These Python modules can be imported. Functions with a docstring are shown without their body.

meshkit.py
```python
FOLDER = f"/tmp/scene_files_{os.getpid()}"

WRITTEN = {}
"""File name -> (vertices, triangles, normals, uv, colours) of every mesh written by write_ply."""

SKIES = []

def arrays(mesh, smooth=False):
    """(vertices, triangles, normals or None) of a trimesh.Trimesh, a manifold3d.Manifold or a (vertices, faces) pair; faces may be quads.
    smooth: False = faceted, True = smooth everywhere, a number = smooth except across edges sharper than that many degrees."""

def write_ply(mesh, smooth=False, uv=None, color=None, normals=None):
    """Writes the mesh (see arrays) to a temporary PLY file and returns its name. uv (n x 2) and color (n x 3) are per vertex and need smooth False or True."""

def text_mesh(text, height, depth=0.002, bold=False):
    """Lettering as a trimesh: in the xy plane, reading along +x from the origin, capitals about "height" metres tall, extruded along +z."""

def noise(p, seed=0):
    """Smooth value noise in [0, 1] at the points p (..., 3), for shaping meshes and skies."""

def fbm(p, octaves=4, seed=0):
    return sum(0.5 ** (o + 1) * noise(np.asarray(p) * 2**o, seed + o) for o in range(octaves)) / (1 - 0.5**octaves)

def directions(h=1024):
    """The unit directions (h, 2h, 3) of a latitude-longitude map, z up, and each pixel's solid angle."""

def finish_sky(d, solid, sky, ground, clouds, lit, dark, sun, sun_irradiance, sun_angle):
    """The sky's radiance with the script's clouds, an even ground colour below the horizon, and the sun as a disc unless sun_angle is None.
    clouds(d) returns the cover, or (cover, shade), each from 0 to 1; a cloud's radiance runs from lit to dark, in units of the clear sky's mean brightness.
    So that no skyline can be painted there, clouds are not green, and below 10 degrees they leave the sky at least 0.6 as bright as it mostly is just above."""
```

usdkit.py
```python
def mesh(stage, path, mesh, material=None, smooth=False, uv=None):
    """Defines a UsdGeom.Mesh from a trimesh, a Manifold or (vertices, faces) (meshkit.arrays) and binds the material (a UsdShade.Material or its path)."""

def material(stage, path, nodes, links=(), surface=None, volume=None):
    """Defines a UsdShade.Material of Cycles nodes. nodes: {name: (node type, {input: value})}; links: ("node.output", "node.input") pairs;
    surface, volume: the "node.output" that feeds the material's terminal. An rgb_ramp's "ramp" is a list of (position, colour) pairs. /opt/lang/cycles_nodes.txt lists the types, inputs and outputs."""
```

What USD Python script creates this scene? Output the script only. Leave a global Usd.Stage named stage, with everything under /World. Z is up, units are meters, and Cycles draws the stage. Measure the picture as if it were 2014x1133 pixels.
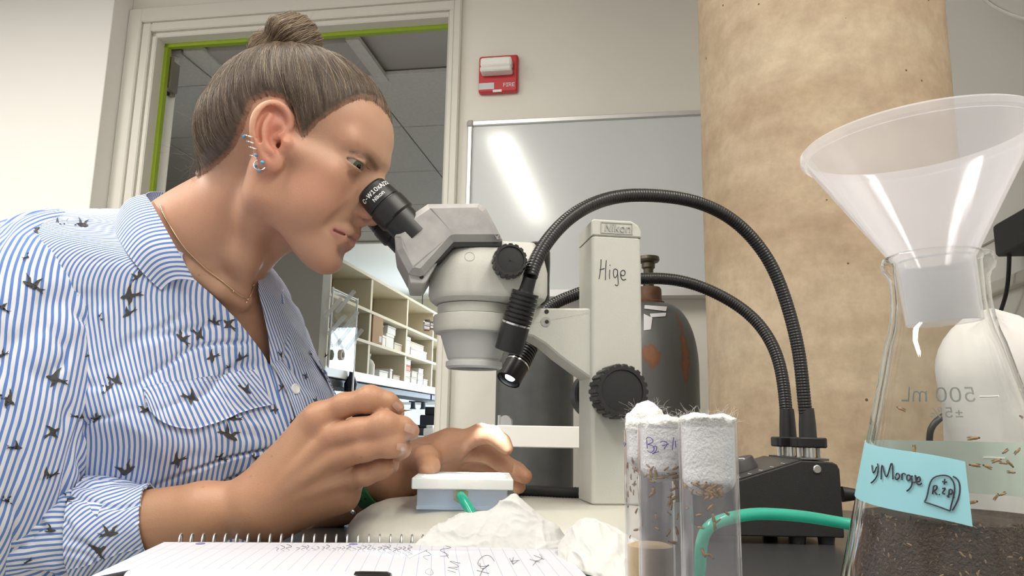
import math, random
import numpy as np, trimesh, manifold3d, usdkit, meshkit
from shapely.geometry import Polygon, LineString, Point, box as sbox
from shapely.ops import unary_union
from scipy.spatial import cKDTree
from scipy.interpolate import CubicSpline, RectBivariateSpline
from scipy.ndimage import gaussian_filter, map_coordinates
from pxr import Usd, UsdGeom, UsdLux, UsdShade, Gf, Sdf, Vt

stage = Usd.Stage.CreateInMemory()
UsdGeom.SetStageUpAxis(stage, UsdGeom.Tokens.z)
UsdGeom.SetStageMetersPerUnit(stage, 1.0)
UsdGeom.Xform.Define(stage, '/World')
UsdGeom.Scope.Define(stage, '/World/Looks')
rng = np.random.default_rng(7)

# ---------------------------------------------------------------- camera
F_PX, CZ = 1500.0, 1.01
PITCH, ROLL = math.radians(10.3), math.radians(1.04)
_f = np.array([0, math.cos(PITCH), math.sin(PITCH)])
_u0 = np.array([0, -math.sin(PITCH), math.cos(PITCH)])
_r0 = np.array([1.0, 0, 0])
CR = math.cos(ROLL) * _r0 + math.sin(ROLL) * _u0
CU = math.cos(ROLL) * _u0 - math.sin(ROLL) * _r0
CC = np.array([0, 0, CZ])
cam = UsdGeom.Camera.Define(stage, '/World/camera')
M4 = np.eye(4); M4[0, :3] = CR; M4[1, :3] = CU; M4[2, :3] = -_f; M4[3, :3] = CC
cam.AddTransformOp().Set(Gf.Matrix4d(M4.tolist()))
cam.CreateHorizontalApertureAttr(36.0)
cam.CreateFocalLengthAttr(36.0 * F_PX / 2014)
cam.CreateClippingRangeAttr(Gf.Vec2f(0.02, 100))
cam.CreateExposureAttr(0.10)

# ---------------------------------------------------------------- room axes: the walls stand 9.6 degrees off the camera's heading
TH = math.radians(9.6)
RA = np.array([math.cos(TH), -math.sin(TH), 0]); RB = np.array([math.sin(TH), math.cos(TH), 0])
ROOM = np.eye(4); ROOM[:3, 0] = RA; ROOM[:3, 1] = RB
def room(a, b, z): return RA * a + RB * b + np.array([0, 0, z])

# ---------------------------------------------------------------- lights: soft surroundings, ceiling strip lamps, the dim lab next door
dome = UsdLux.DomeLight.Define(stage, '/World/surroundings_light')
dome.CreateIntensityAttr(0.24); dome.CreateColorAttr(Gf.Vec3f(1.0, 0.97, 0.93))
def rect_light(name, c, ux, n, w, h, power, color):
    """area lamp: centre, width axis, the way it shines"""
    n = np.asarray(n, float) / np.linalg.norm(n); ux = np.asarray(ux, float) / np.linalg.norm(ux)
    L = UsdLux.RectLight.Define(stage, '/World/' + name)
    m = np.eye(4); m[0, :3] = ux; m[1, :3] = np.cross(-n, ux); m[2, :3] = -n; m[3, :3] = c
    L.AddTransformOp().Set(Gf.Matrix4d(m.tolist()))
    L.CreateWidthAttr(w); L.CreateHeightAttr(h); L.CreateIntensityAttr(power); L.CreateColorAttr(Gf.Vec3f(*color))
    return L
WARM = (1.0, 0.95, 0.86); COOL = (0.72, 0.86, 1.0)
rect_light('ceiling_lamp_light', room(-0.73, 0.0, 2.535), RA, (0, 0, -1), 0.13, 1.8, 42, WARM)
rect_light('ceiling_lamp_light_001', room(-2.3, 0.3, 2.535), RA, (0, 0, -1), 0.13, 1.8, 75, WARM)
rect_light('ceiling_lamp_light_002', room(0.66, -0.3, 2.535), RA, (0, 0, -1), 0.13, 1.8, 34, WARM)
rect_light('lab_window_light', room(-1.0, 10.6, 1.6), RA, -RB, 4.0, 1.6, 8, COOL)
rect_light('lab_ceiling_light', room(-1.0, 7.6, 2.35), RA, (0, 0, 1), 0.4, 3.0, 11, WARM)
# ---------------------------------------------------------------- pixels to points
def ray(px, py): return _f + CR * ((px - 1007) / F_PX) - CU * ((py - 566.5) / F_PX)
def P(px, py, d): return CC + ray(px, py) * d
def PY(px, py, Y):
    r = ray(px, py); return CC + r * (Y / r[1])
def PZ(px, py, z):
    r = ray(px, py); return CC + r * ((z - CZ) / r[2])
def proj(p):
    q = np.asarray(p, float) - CC; d = q @ _f
    return np.stack([1007 + F_PX * (q @ CR) / d, 566.5 - F_PX * (q @ CU) / d, d], -1)
def PB(px, py, b):
    r = ray(px, py); return CC + r * (b / (r @ RB))

# ---------------------------------------------------------------- prims
_used = {}
_base = {}
def _path(parent, name):
    k = parent + '/' + name
    n = _used.get(k, 0); _used[k] = n + 1
    return k if n == 0 else f'{k}_{n:03d}'
def keys(prim, label=None, category=None, group=None, kind=None):
    for k, v in (('label', label), ('category', category), ('group', group), ('kind', kind)):
        if v: prim.SetCustomDataByKey(k, v)
    return prim
def thing(name, label, category, loc=(0, 0, 0), group=None, kind=None):
    p = _path('/World', name)
    x = UsdGeom.Xform.Define(stage, p); x.AddTranslateOp().Set(Gf.Vec3d(*map(float, loc)))
    _base[p] = np.asarray(loc, float)
    keys(x.GetPrim(), label, category, group, kind)
    return p
def join(*ms):
    ms = [m for m in ms if m is not None]
    out = []
    for m in ms:
        v, f, _ = meshkit.arrays(m)
        out.append(trimesh.Trimesh(v, f, process=False))
    return out[0] if len(out) == 1 else trimesh.util.concatenate(out)
def part(parent, name, mesh, mat, smooth=35, label=None, uv=None, color=None, kind=None, normals=None):
    """one Mesh; parent None makes it top-level. Points are given in world coordinates."""
    path = _path(parent or '/World', name)
    base = _base.get(parent, np.zeros(3)); _base[path] = base
    v, f, _ = meshkit.arrays(mesh)
    m = trimesh.Trimesh(v - base, f, process=False)
    if (uv is not None or color is not None) and smooth not in (False, True): smooth = True
    g = usdkit.mesh(stage, path, m, UsdShade.Material.Define(stage, '/World/Looks/' + mat), smooth, uv)
    if color is not None:
        pv = UsdGeom.PrimvarsAPI(g).CreatePrimvar('tint', Sdf.ValueTypeNames.Color3fArray, 'vertex')
        pv.Set(Vt.Vec3fArray.FromNumpy(np.asarray(color, np.float32)))
    keys(g.GetPrim(), label, None, None, kind)
    return path
def solo(name, mesh, mat, label=None, category=None, group=None, kind=None, smooth=35, **k):
    p = part(None, name, mesh, mat, smooth, **k)
    keys(stage.GetPrimAtPath(p), label, category, group, kind)
    return p
def struct(name, mesh, mat, parent=None, smooth=35, **k):
    p = part(parent, name, mesh, mat, smooth, **k)
    if parent is None: keys(stage.GetPrimAtPath(p), k.get('label'), None, None, 'structure')
    return p

# ---------------------------------------------------------------- shapes
def hull(pts):
    return trimesh.Trimesh(*(lambda h: (h.vertices, h.faces))(trimesh.convex.convex_hull(np.asarray(pts, float))), process=False)
def cbox(x0, x1, y0, y1, z0, z1, ch=0.0, T=None):
    """box with chamfered edges"""
    lo = np.minimum([x0, y0, z0], [x1, y1, z1]); hi = np.maximum([x0, y0, z0], [x1, y1, z1])
    ch = min(ch, *((hi - lo) * 0.49))
    if ch <= 0: m = trimesh.creation.box(bounds=[lo, hi])
    else:
        pts = []
        for s in np.ndindex(2, 2, 2):
            c = np.where(s, hi, lo); d = np.where(s, -ch, ch)
            for k in range(3):
                q = c + d; q[k] = c[k]; pts.append(q)
        m = hull(pts)
    if T is not None: m.apply_transform(T)
    return m
def rbox(x0, x1, y0, y1, z0, z1, r, n=5, axis=2, ch=0.0, T=None):
    """box whose edges along an axis are rounded by r; ch bevels the ends"""
    lo = np.array([x0, y0, z0]); hi = np.array([x1, y1, z1]); o = [k for k in range(3) if k != axis]
    pts = []
    for sx, sy in np.ndindex(2, 2):
        cx = hi[o[0]] - r if sx else lo[o[0]] + r; cy = hi[o[1]] - r if sy else lo[o[1]] + r
        for t in np.linspace(0, math.pi / 2, n):
            ax, ay = (1 if sx else -1) * math.cos(t), (1 if sy else -1) * math.sin(t)
            for z, rr in ((lo[axis], r - ch), (lo[axis] + ch, r), (hi[axis] - ch, r), (hi[axis], r - ch)):
                q = np.zeros(3); q[o[0]] = cx + ax * rr; q[o[1]] = cy + ay * rr; q[axis] = z; pts.append(q)
    m = hull(pts)
    if T is not None: m.apply_transform(T)
    return m
def frames(p):
    p = np.asarray(p, float); t = np.gradient(p, axis=0); t /= np.linalg.norm(t, axis=1, keepdims=True) + 1e-12
    a = np.zeros_like(p); r = np.array([0, 0, 1.0]) if abs(t[0][2]) < 0.9 else np.array([1.0, 0, 0])
    a[0] = np.cross(t[0], r); a[0] /= np.linalg.norm(a[0])
    for i in range(1, len(p)):
        v = a[i - 1] - t[i] * (a[i - 1] @ t[i]); a[i] = v / (np.linalg.norm(v) + 1e-12)
    return t, a, np.cross(t, a)
def grid_faces(n, m, wrap=True):
    i, j = np.meshgrid(np.arange(n - 1), np.arange(m if wrap else m - 1), indexing='ij')
    k = (j + 1) % m
    q = np.stack([i * m + j, i * m + k, (i + 1) * m + k, (i + 1) * m + j], -1).reshape(-1, 4)
    return np.vstack([q[:, [0, 1, 2]], q[:, [0, 2, 3]]])
def tube(p, r, n=12, caps=True):
    p = np.asarray(p, float); r = np.broadcast_to(np.asarray(r, float), (len(p),))
    t, a, b = frames(p); g = np.arange(n) * 2 * math.pi / n
    v = (p[:, None] + r[:, None, None] * (np.cos(g)[None, :, None] * a[:, None] + np.sin(g)[None, :, None] * b[:, None])).reshape(-1, 3)
    f = grid_faces(len(p), n)
    if caps:
        v = np.vstack([v, p[:1], p[-1:]]); c0, c1 = len(v) - 2, len(v) - 1; k = np.arange(n); k2 = (k + 1) % n
        f = np.vstack([f, np.stack([np.full(n, c0), k2, k], 1), np.stack([np.full(n, c1), (len(p) - 1) * n + k, (len(p) - 1) * n + k2], 1)])
    return trimesh.Trimesh(v, f, process=False)
def spline(p, n, closed=False):
    p = np.asarray(p, float); s = np.r_[0, np.cumsum(np.linalg.norm(np.diff(p, axis=0), axis=1))]
    return CubicSpline(s, p)(np.linspace(0, s[-1], n))
def lathe(prof, n=48, origin=(0, 0, 0), axis=(0, 0, 1)):
    """prof: (radius, height) pairs turned about an axis"""
    prof = np.asarray(prof, float); g = np.arange(n) * 2 * math.pi / n
    v = np.stack([prof[:, None, 0] * np.cos(g), prof[:, None, 0] * np.sin(g), np.broadcast_to(prof[:, None, 1], (len(prof), n))], -1).reshape(-1, 3)
    f = grid_faces(len(prof), n)
    m = trimesh.Trimesh(v, f, process=False)
    ar = np.linalg.norm(np.cross(v[f[:, 1]] - v[f[:, 0]], v[f[:, 2]] - v[f[:, 0]]), axis=1)
    m.update_faces(ar > 1e-14)
    T = trimesh.geometry.align_vectors([0, 0, 1], np.asarray(axis, float) / np.linalg.norm(axis)); T[:3, 3] = origin
    m.apply_transform(T)
    return m
def rod(a, b, r, n=14, ch=0.0):
    a, b = np.asarray(a, float), np.asarray(b, float); L = np.linalg.norm(b - a); ch = min(ch, r * 0.5, L * 0.3)
    prof = [(0, 0), (r - ch, 0), (r, ch), (r, L - ch), (r - ch, L), (0, L)] if ch else [(0, 0), (r, 0), (r, L), (0, L)]
    return lathe(prof, n, a, b - a)
def prism(poly, y0, y1, T=None, ch=0.0):
    """outline in x and z, thick along y; ch bevels the outline at both ends"""
    if not isinstance(poly, Polygon) and not hasattr(poly, 'geoms'): poly = Polygon(poly)
    if ch and abs(y1 - y0) > 2.5 * ch:
        lo, hi = min(y0, y1), max(y0, y1)
        rings = list(poly.exterior.coords)[:-1]; q = np.asarray(rings); n = len(q)
        if Polygon(q).exterior.is_ccw is False: q = q[::-1]
        d1 = np.roll(q, -1, 0) - q; d1 /= np.linalg.norm(d1, axis=1, keepdims=True); d0 = np.roll(d1, 1, 0)
        n0 = np.stack([-d0[:, 1], d0[:, 0]], 1); n1 = np.stack([-d1[:, 1], d1[:, 0]], 1)
        mit = (n0 + n1) / np.maximum(1 + (n0 * n1).sum(1, keepdims=True), 0.35)
        qi = q + mit * ch
        v = np.vstack([np.c_[qi[:, 0], np.full(n, lo), qi[:, 1]], np.c_[q[:, 0], np.full(n, lo + ch), q[:, 1]], np.c_[q[:, 0], np.full(n, hi - ch), q[:, 1]], np.c_[qi[:, 0], np.full(n, hi), qi[:, 1]]])
        f = grid_faces(4, n)[:, ::-1]
        import mapbox_earcut as mec
        c = np.asarray(mec.triangulate_float64(qi, np.array([n], np.uint32))).reshape(-1, 3).astype(int)
        m = trimesh.Trimesh(v, np.vstack([f, c, c[:, ::-1] + 3 * n]), process=False)
        m.fix_normals()
    else:
        gs = getattr(poly, 'geoms', [poly])
        m = trimesh.util.concatenate([trimesh.creation.extrude_polygon(g, abs(y1 - y0), engine='earcut') for g in gs])
        v = np.array(m.vertices); m = trimesh.Trimesh(np.c_[v[:, 0], max(y0, y1) - v[:, 2], v[:, 1]], m.faces, process=False)
    if T is not None: m.apply_transform(T)
    return m
def smooth_poly(pts, r=0.003, n=4):
    return Polygon(pts).buffer(-r, quad_segs=n).buffer(r * 2, quad_segs=n).buffer(-r, quad_segs=n)
def mat4(R, t):
    m = np.eye(4); m[:3, :3] = R; m[:3, 3] = t; return m
def rotz(deg, t=(0, 0, 0)):
    c, s = math.cos(math.radians(deg)), math.sin(math.radians(deg))
    return mat4(np.array([[c, -s, 0], [s, c, 0], [0, 0, 1]]), t)
def sheet(G, thick=0.0):
    """a grid of points (n, m, 3) as a surface, with a second face when thick"""
    n, m, _ = G.shape
    f = grid_faces(n, m, False); v = G.reshape(-1, 3)
    if thick:
        t = trimesh.Trimesh(v, f, process=False); nn = meshkit.arrays(t, True)[2]
        k = len(v); e = []
        ring = [i * m for i in range(n)] + [(n - 1) * m + j for j in range(1, m)] + [i * m + m - 1 for i in range(n - 2, -1, -1)] + [j for j in range(m - 2, 0, -1)]
        for a, b in zip(ring, ring[1:] + ring[:1]): e += [[a, b, b + k], [a, b + k, a + k]]
        return trimesh.Trimesh(np.vstack([v, v - nn * thick]), np.vstack([f, f[:, ::-1] + k, np.array(e)[:, ::-1]]), process=False)
    return trimesh.Trimesh(v, f, process=False)
def strokes(lines, put, r, n=5, steps=None):
    """handwriting: polylines in a writing plane, laid on a surface by put(x, y)"""
    out = []
    for L in lines:
        L = np.asarray(L, float)
        if len(L) > 2: L = spline(L, max(6, 4 * len(L)))
        elif steps: L = np.linspace(L[0], L[1], steps)
        q = np.array([put(x, y) for x, y in L])
        out.append(tube(q, r, n))
    return join(*out)

# ---------------------------------------------------------------- looks
def look(name, color, rough=0.5, metal=0.0, vary=0.0, scale=20.0, bump=0.0, bscale=200.0, color2=None, spec=0.5, detail=4, **extra):
    """principled surface whose colour wanders between two tones with a noise, with a fine bump"""
    n = {'p': ('principled_bsdf', dict(roughness=rough, metallic=metal, specular_ior_level=spec, **extra))}; l = []
    if vary or color2 is not None:
        c = np.array(color, float); d = np.array(color2, float) if color2 is not None else c * (1 - vary)
        n |= {'g': ('geometry', {}), 'n': ('noise_texture', dict(scale=scale, detail=detail, roughness=0.6)), 'r': ('rgb_ramp', {'ramp': [(0.3, tuple(d)), (0.7, tuple(c))]})}
        l += [('g.position', 'n.vector'), ('n.fac', 'r.fac'), ('r.color', 'p.base_color')]
    else: n['p'][1]['base_color'] = tuple(color)
    if bump:
        n |= {'bg': ('geometry', {}), 'bn': ('noise_texture', dict(scale=bscale, detail=3)), 'b': ('bump', dict(strength=bump, distance=0.002))}
        l += [('bg.position', 'bn.vector'), ('bn.fac', 'b.height'), ('b.normal', 'p.normal')]
    usdkit.material(stage, '/World/Looks/' + name, n, l, surface='p.BSDF')
def glow(name, color, strength):
    usdkit.material(stage, '/World/Looks/' + name, {'e': ('emission', dict(color=color, strength=strength))}, surface='e.emission')
def schlick(n, l, f0=0.04, name='f'):
    """edge reflectance that is the same from both sides of a thin wall; ends in <name>.value"""
    n |= {name + 'w': ('layer_weight', dict(blend=0.5)), name + 'p': ('math', dict(math_type='power', value2=4.0)), name: ('math', dict(math_type='multiply_add', value2=1 - f0, value3=f0))}
    l += [(name + 'w.facing', name + 'p.value1'), (name + 'p.value', name + '.value1')]
def pane(name, tint=(1, 1, 1), rough=0.02, ior=1.45, cloud=0.0, cloud_color=(0.9, 0.9, 0.9)):
    """thin clear sheet: see-through, mirrored at grazing angles, clouded if asked"""
    n = {'t': ('transparent_bsdf', dict(color=tint)), 'g': ('glossy_bsdf', dict(color=(1, 1, 1), roughness=rough)), 'm': ('mix_closure', {})}
    l = [('t.BSDF', 'm.closure1'), ('g.BSDF', 'm.closure2')]; s = 'm.closure'
    schlick(n, l, 0.025); l.append(('f.value', 'm.fac'))
    if cloud:
        n |= {'d': ('diffuse_bsdf', dict(color=cloud_color)), 'tr': ('translucent_bsdf', dict(color=cloud_color)), 'dm': ('mix_closure', dict(fac=0.5)), 'm2': ('mix_closure', dict(fac=cloud))}
        l += [('d.BSDF', 'dm.closure1'), ('tr.BSDF', 'dm.closure2'), ('m.closure', 'm2.closure1'), ('dm.closure', 'm2.closure2')]; s = 'm2.closure'
    usdkit.material(stage, '/World/Looks/' + name, n, l, surface=s)

look('wall_paint', (0.80, 0.78, 0.71), 0.6, vary=0.03, scale=3, bump=0.08, bscale=300)
look('white_paint', (0.86, 0.85, 0.82), 0.5, vary=0.02, scale=3)
look('trim_paint', (0.72, 0.70, 0.64), 0.35)
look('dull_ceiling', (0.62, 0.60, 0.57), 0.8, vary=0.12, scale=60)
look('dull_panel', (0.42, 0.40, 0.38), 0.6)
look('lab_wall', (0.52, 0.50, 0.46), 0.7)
look('lab_cream', (0.72, 0.66, 0.52), 0.6)
look('lab_white', (0.85, 0.87, 0.90), 0.4)
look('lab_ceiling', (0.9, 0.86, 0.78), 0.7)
look('green_seal', (0.30, 0.42, 0.02), 0.5)
look('hinge_metal', (0.34, 0.31, 0.27), 0.35, metal=0.7)
look('dark_gap', (0.03, 0.03, 0.03), 0.8)
look('floor_vinyl', (0.42, 0.41, 0.40), 0.4, vary=0.15, scale=8)
look('bench_epoxy', (0.048, 0.050, 0.052), 0.28, vary=0.35, scale=300, bump=0.05, bscale=500)
look('whiteboard', (0.66, 0.69, 0.70), 0.13, spec=0.45)
look('aluminium', (0.72, 0.72, 0.72), 0.35, metal=0.6)
look('dark_plastic', (0.015, 0.015, 0.016), 0.35)
look('matte_black', (0.010, 0.010, 0.010), 0.6)
look('black_rubber', (0.018, 0.018, 0.019), 0.45)
look('chrome', (0.8, 0.8, 0.8), 0.15, metal=1.0)
look('red_plastic', (0.55, 0.035, 0.045), 0.35)
look('white_plastic', (0.80, 0.79, 0.76), 0.3)
look('ink', (0.012, 0.010, 0.030), 0.5)
look('blue_ink', (0.05, 0.04, 0.25), 0.5)
look('pencil', (0.10, 0.10, 0.13), 0.6)
look('paper', (0.66, 0.66, 0.69), 0.7, vary=0.03, scale=30)
look('cardboard', (0.40, 0.25, 0.13), 0.8)
look('box_white', (0.78, 0.77, 0.76), 0.6)
look('box_beige', (0.66, 0.60, 0.50), 0.6)
look('box_red', (0.60, 0.18, 0.12), 0.6)
look('bottle_green', (0.10, 0.32, 0.10), 0.4)
look('navy_glove', (0.010, 0.012, 0.035), 0.5)
look('lab_dark', (0.03, 0.035, 0.05), 0.5)
pane('clear_acrylic', (0.97, 0.98, 0.98))
glow('window_glow', (0.55, 0.78, 1.0), 1.6)
glow('window_white', (0.85, 0.95, 1.0), 2.2)
look('blue_plastic', (0.02, 0.06, 0.35), 0.4)
look('strobe_glass', (0.94, 0.94, 0.91), 0.15, spec=0.8)
look('lab_glass', (0.85, 0.88, 0.9), 0.1, alpha=0.45)
usdkit.material(stage, '/World/Looks/concrete', {
    'g': ('geometry', {}), 'm1': ('mapping', dict(scale=(1.2, 1.2, 5.0))), 'n1': ('noise_texture', dict(scale=1.6, detail=6, roughness=0.6)), 'r1': ('rgb_ramp', {'ramp': [(0.28, (0.33, 0.235, 0.145)), (0.46, (0.40, 0.305, 0.205)), (0.60, (0.44, 0.350, 0.245)), (0.8, (0.48, 0.40, 0.295))]}),
    'n2': ('noise_texture', dict(scale=26, detail=6, roughness=0.7)), 'r2': ('rgb_ramp', {'ramp': [(0.3, (0.80, 0.78, 0.76)), (0.65, (1.06, 1.06, 1.06))]}), 'mx': ('mix', dict(mix_type='multiply', fac=1.0)),
    'v': ('voronoi_texture', dict(scale=26)), 'vn': ('math', dict(math_type='less_than', value2=0.062)), 'n3': ('noise_texture', dict(scale=9)), 'n3t': ('math', dict(math_type='greater_than', value2=0.52)), 'and': ('math', dict(math_type='multiply')), 'mp': ('mix', dict(color2=(0.10, 0.06, 0.03))),
    'b': ('bump', dict(strength=0.25, distance=0.002)), 'p': ('principled_bsdf', dict(roughness=0.72))},
    [('g.position', 'm1.vector'), ('m1.vector', 'n1.vector'), ('n1.fac', 'r1.fac'), ('g.position', 'n2.vector'), ('n2.fac', 'r2.fac'), ('r1.color', 'mx.color1'), ('r2.color', 'mx.color2'),
     ('g.position', 'v.vector'), ('v.distance', 'vn.value1'), ('g.position', 'n3.vector'), ('n3.fac', 'n3t.value1'), ('vn.value', 'and.value1'), ('n3t.value', 'and.value2'), ('and.value', 'mp.fac'), ('mx.color', 'mp.color1'), ('mp.color', 'p.base_color'),
     ('n2.fac', 'b.height'), ('b.normal', 'p.normal')], surface='p.BSDF')
look('satin_steel', (0.62, 0.62, 0.60), 0.3, metal=0.9)
# ---------------------------------------------------------------- the room
def rb(a0, a1, b0, b1, z0, z1, ch=0.0): return cbox(a0, a1, b0, b1, z0, z1, ch, ROOM)
WB = 2.35                                                       # the back wall's face
struct('floor', rb(-6.5, 1.2, -3.5, 12, -0.05, 0), 'floor_vinyl')
struct('ceiling', rb(-4.5, 0.99, -3.5, WB + 0.12, 2.60, 2.66), 'white_paint')
DL, DR, DH = -1.764, -0.632, 2.42                               # door opening
struct('wall_back', join(rb(DR, 0.86, WB, WB + 0.12, 0, 2.6), rb(DL, DR, WB, WB + 0.12, DH, 2.6), rb(-4.5, DL, WB, WB + 0.12, 0, 2.6)), 'wall_paint')
struct('wall_left', rb(-4.4, -1.855, 2.25, WB - 0.0005, 0, 2.565, 0.002), 'white_paint')
struct('wall_right', rb(0.86, 0.98, -3.2, WB + 0.12, 0, 2.6), 'white_paint')
struct('trim_1', rb(-4.4, -1.80, 2.235, WB - 0.0005, 2.568, 2.6), 'wall_paint')
# door casing: two stepped boards a side and over the head, and the jamb lining
t = thing('door_1', 'cream stepped door frame with green seal and open white door', None, room(DL, WB, 0), kind='structure')
for nm, a0, a1, b0, b1, z0, z1 in (
        ('casing_board', DL - 0.09, DL - 0.035, WB - 0.022, WB, 0, DH + 0.09), ('casing_board', DL - 0.035, DL, WB - 0.012, WB, 0, DH + 0.035),
        ('casing_board', DL - 0.035, DR + 0.045, WB - 0.022, WB, DH + 0.035, DH + 0.09), ('casing_board', DL, DR + 0.02, WB - 0.012, WB, DH, DH + 0.035),
        ('casing_board', DR, DR + 0.02, WB - 0.012, WB, 0, DH), ('casing_board', DR + 0.02, DR + 0.045, WB - 0.022, WB, 0, DH + 0.035),
        ('jamb_lining', DL, DL + 0.02, WB, WB + 0.07, 0, DH), ('jamb_lining', DR - 0.006, DR, WB, WB + 0.07, 0, DH), ('head_lining', DL, DR, WB, WB + 0.07, DH - 0.02, DH)):
    part(t, nm, rb(a0, a1, b0, b1, z0, z1, 0.004), 'trim_paint', False)
part(t, 'green_seal_strip', join(rb(DL + 0.02, DL + 0.034, WB + 0.05, WB + 0.07, 0, DH - 0.02), rb(DL + 0.02, DR - 0.006, WB + 0.05, WB + 0.07, DH - 0.034, DH - 0.02)), 'green_seal', False, label='lime green seal strip')
TD = ROOM @ mat4(rotz(38)[:3, :3], (-1.771, 2.495, 0))
d = part(t, 'door_leaf', cbox(-0.021, 0.021, 0, 0.92, 0.02, 2.425, 0.002, TD), 'white_paint', False, label='white door leaf seen edge on')
part(d, 'hinge', join(cbox(-0.018, 0.020, -0.003, 0, 2.235, 2.36, 0, TD), rb(-1.742, -1.722, 2.425, 2.435, 2.235, 2.36),
     rod(room(-1.757, 2.487, 2.23), room(-1.757, 2.487, 2.365), 0.009), rb(-1.757, -1.735, 2.44, 2.49, 2.24, 2.355)), 'hinge_metal', label='brown steel hinge')
# the whiteboard with its frame, corner clips and tray
t = thing('whiteboard', 'glossy grey-white wall whiteboard with slim aluminium frame', 'whiteboard', room(-0.55, WB, 1.40))
wa0, wa1, wz0, wz1 = -0.553, 0.80, 1.415, 2.004
part(t, 'board', rb(wa0 + 0.006, wa1, WB - 0.014, WB, wz0, wz1 - 0.006), 'whiteboard', False)
part(t, 'frame_rail', rb(wa0, wa1, WB - 0.022, WB, wz1 - 0.018, wz1, 0.003), 'aluminium', False)
part(t, 'frame_rail', rb(wa0, wa0 + 0.017, WB - 0.022, WB, wz0, wz1 - 0.018, 0.003), 'aluminium', False)
part(t, 'pen_tray', join(rb(wa0, wa1, WB - 0.075, WB, wz0 - 0.014, wz0), rb(wa0, wa1, WB - 0.079, WB - 0.074, wz0 - 0.014, wz0 + 0.007)), 'aluminium', False)
part(t, 'corner_clip', rb(wa0 - 0.003, wa0 + 0.021, WB - 0.026, WB, wz1 - 0.022, wz1 + 0.003, 0.006), 'dull_panel', False, label='dark plastic corner clip')
for a, m, c, l in ((0.185, 'white_plastic', 'blue_cap', 'white whiteboard marker with blue cap lying on the pen tray'),):
    t = thing('whiteboard_marker', l, 'marker', room(a, WB - 0.045, wz0 + 0.0075))
    part(t, 'barrel', rod(room(a - 0.11, WB - 0.045, wz0 + 0.0075), room(a, WB - 0.045, wz0 + 0.0075), 0.0075), 'white_plastic')
    part(t, 'cap', rod(room(a, WB - 0.045, wz0 + 0.0075), room(a + 0.06, WB - 0.045, wz0 + 0.0075), 0.0078, ch=0.002), 'blue_plastic', label='blue cap')
# fire alarm strobe
t = thing('fire_alarm_strobe', 'square red fire alarm strobe with clear lens on the cream wall', 'fire alarm', room(-0.454, WB, 2.166))
sa, sz = -0.454, 2.166
part(t, 'backplate', rbox(sa - 0.066, sa + 0.066, WB - 0.022, WB, sz - 0.066, sz + 0.066, 0.008, axis=1, ch=0.005, T=ROOM), 'red_plastic')
part(t, 'strobe_housing', rbox(sa - 0.054, sa + 0.05, WB - 0.062, WB - 0.02, sz - 0.008, sz + 0.010, 0.006, axis=1, ch=0.004, T=ROOM), 'white_plastic')
part(t, 'strobe_lens', rbox(sa - 0.054, sa + 0.05, WB - 0.060, WB - 0.02, sz + 0.0105, sz + 0.042, 0.008, axis=1, ch=0.006, T=ROOM), 'strobe_glass', label='clear faceted lens')
rr = [rbox(sa + x - 0.008, sa + x + 0.008, WB - 0.052, WB - 0.025, sz + 0.013, sz + 0.036, 0.003, axis=1, ch=0.002, T=ROOM) for x in (-0.042, -0.02, 0.004, 0.027, 0.041)]
part(t, 'reflector', join(*rr), 'chrome')
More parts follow.
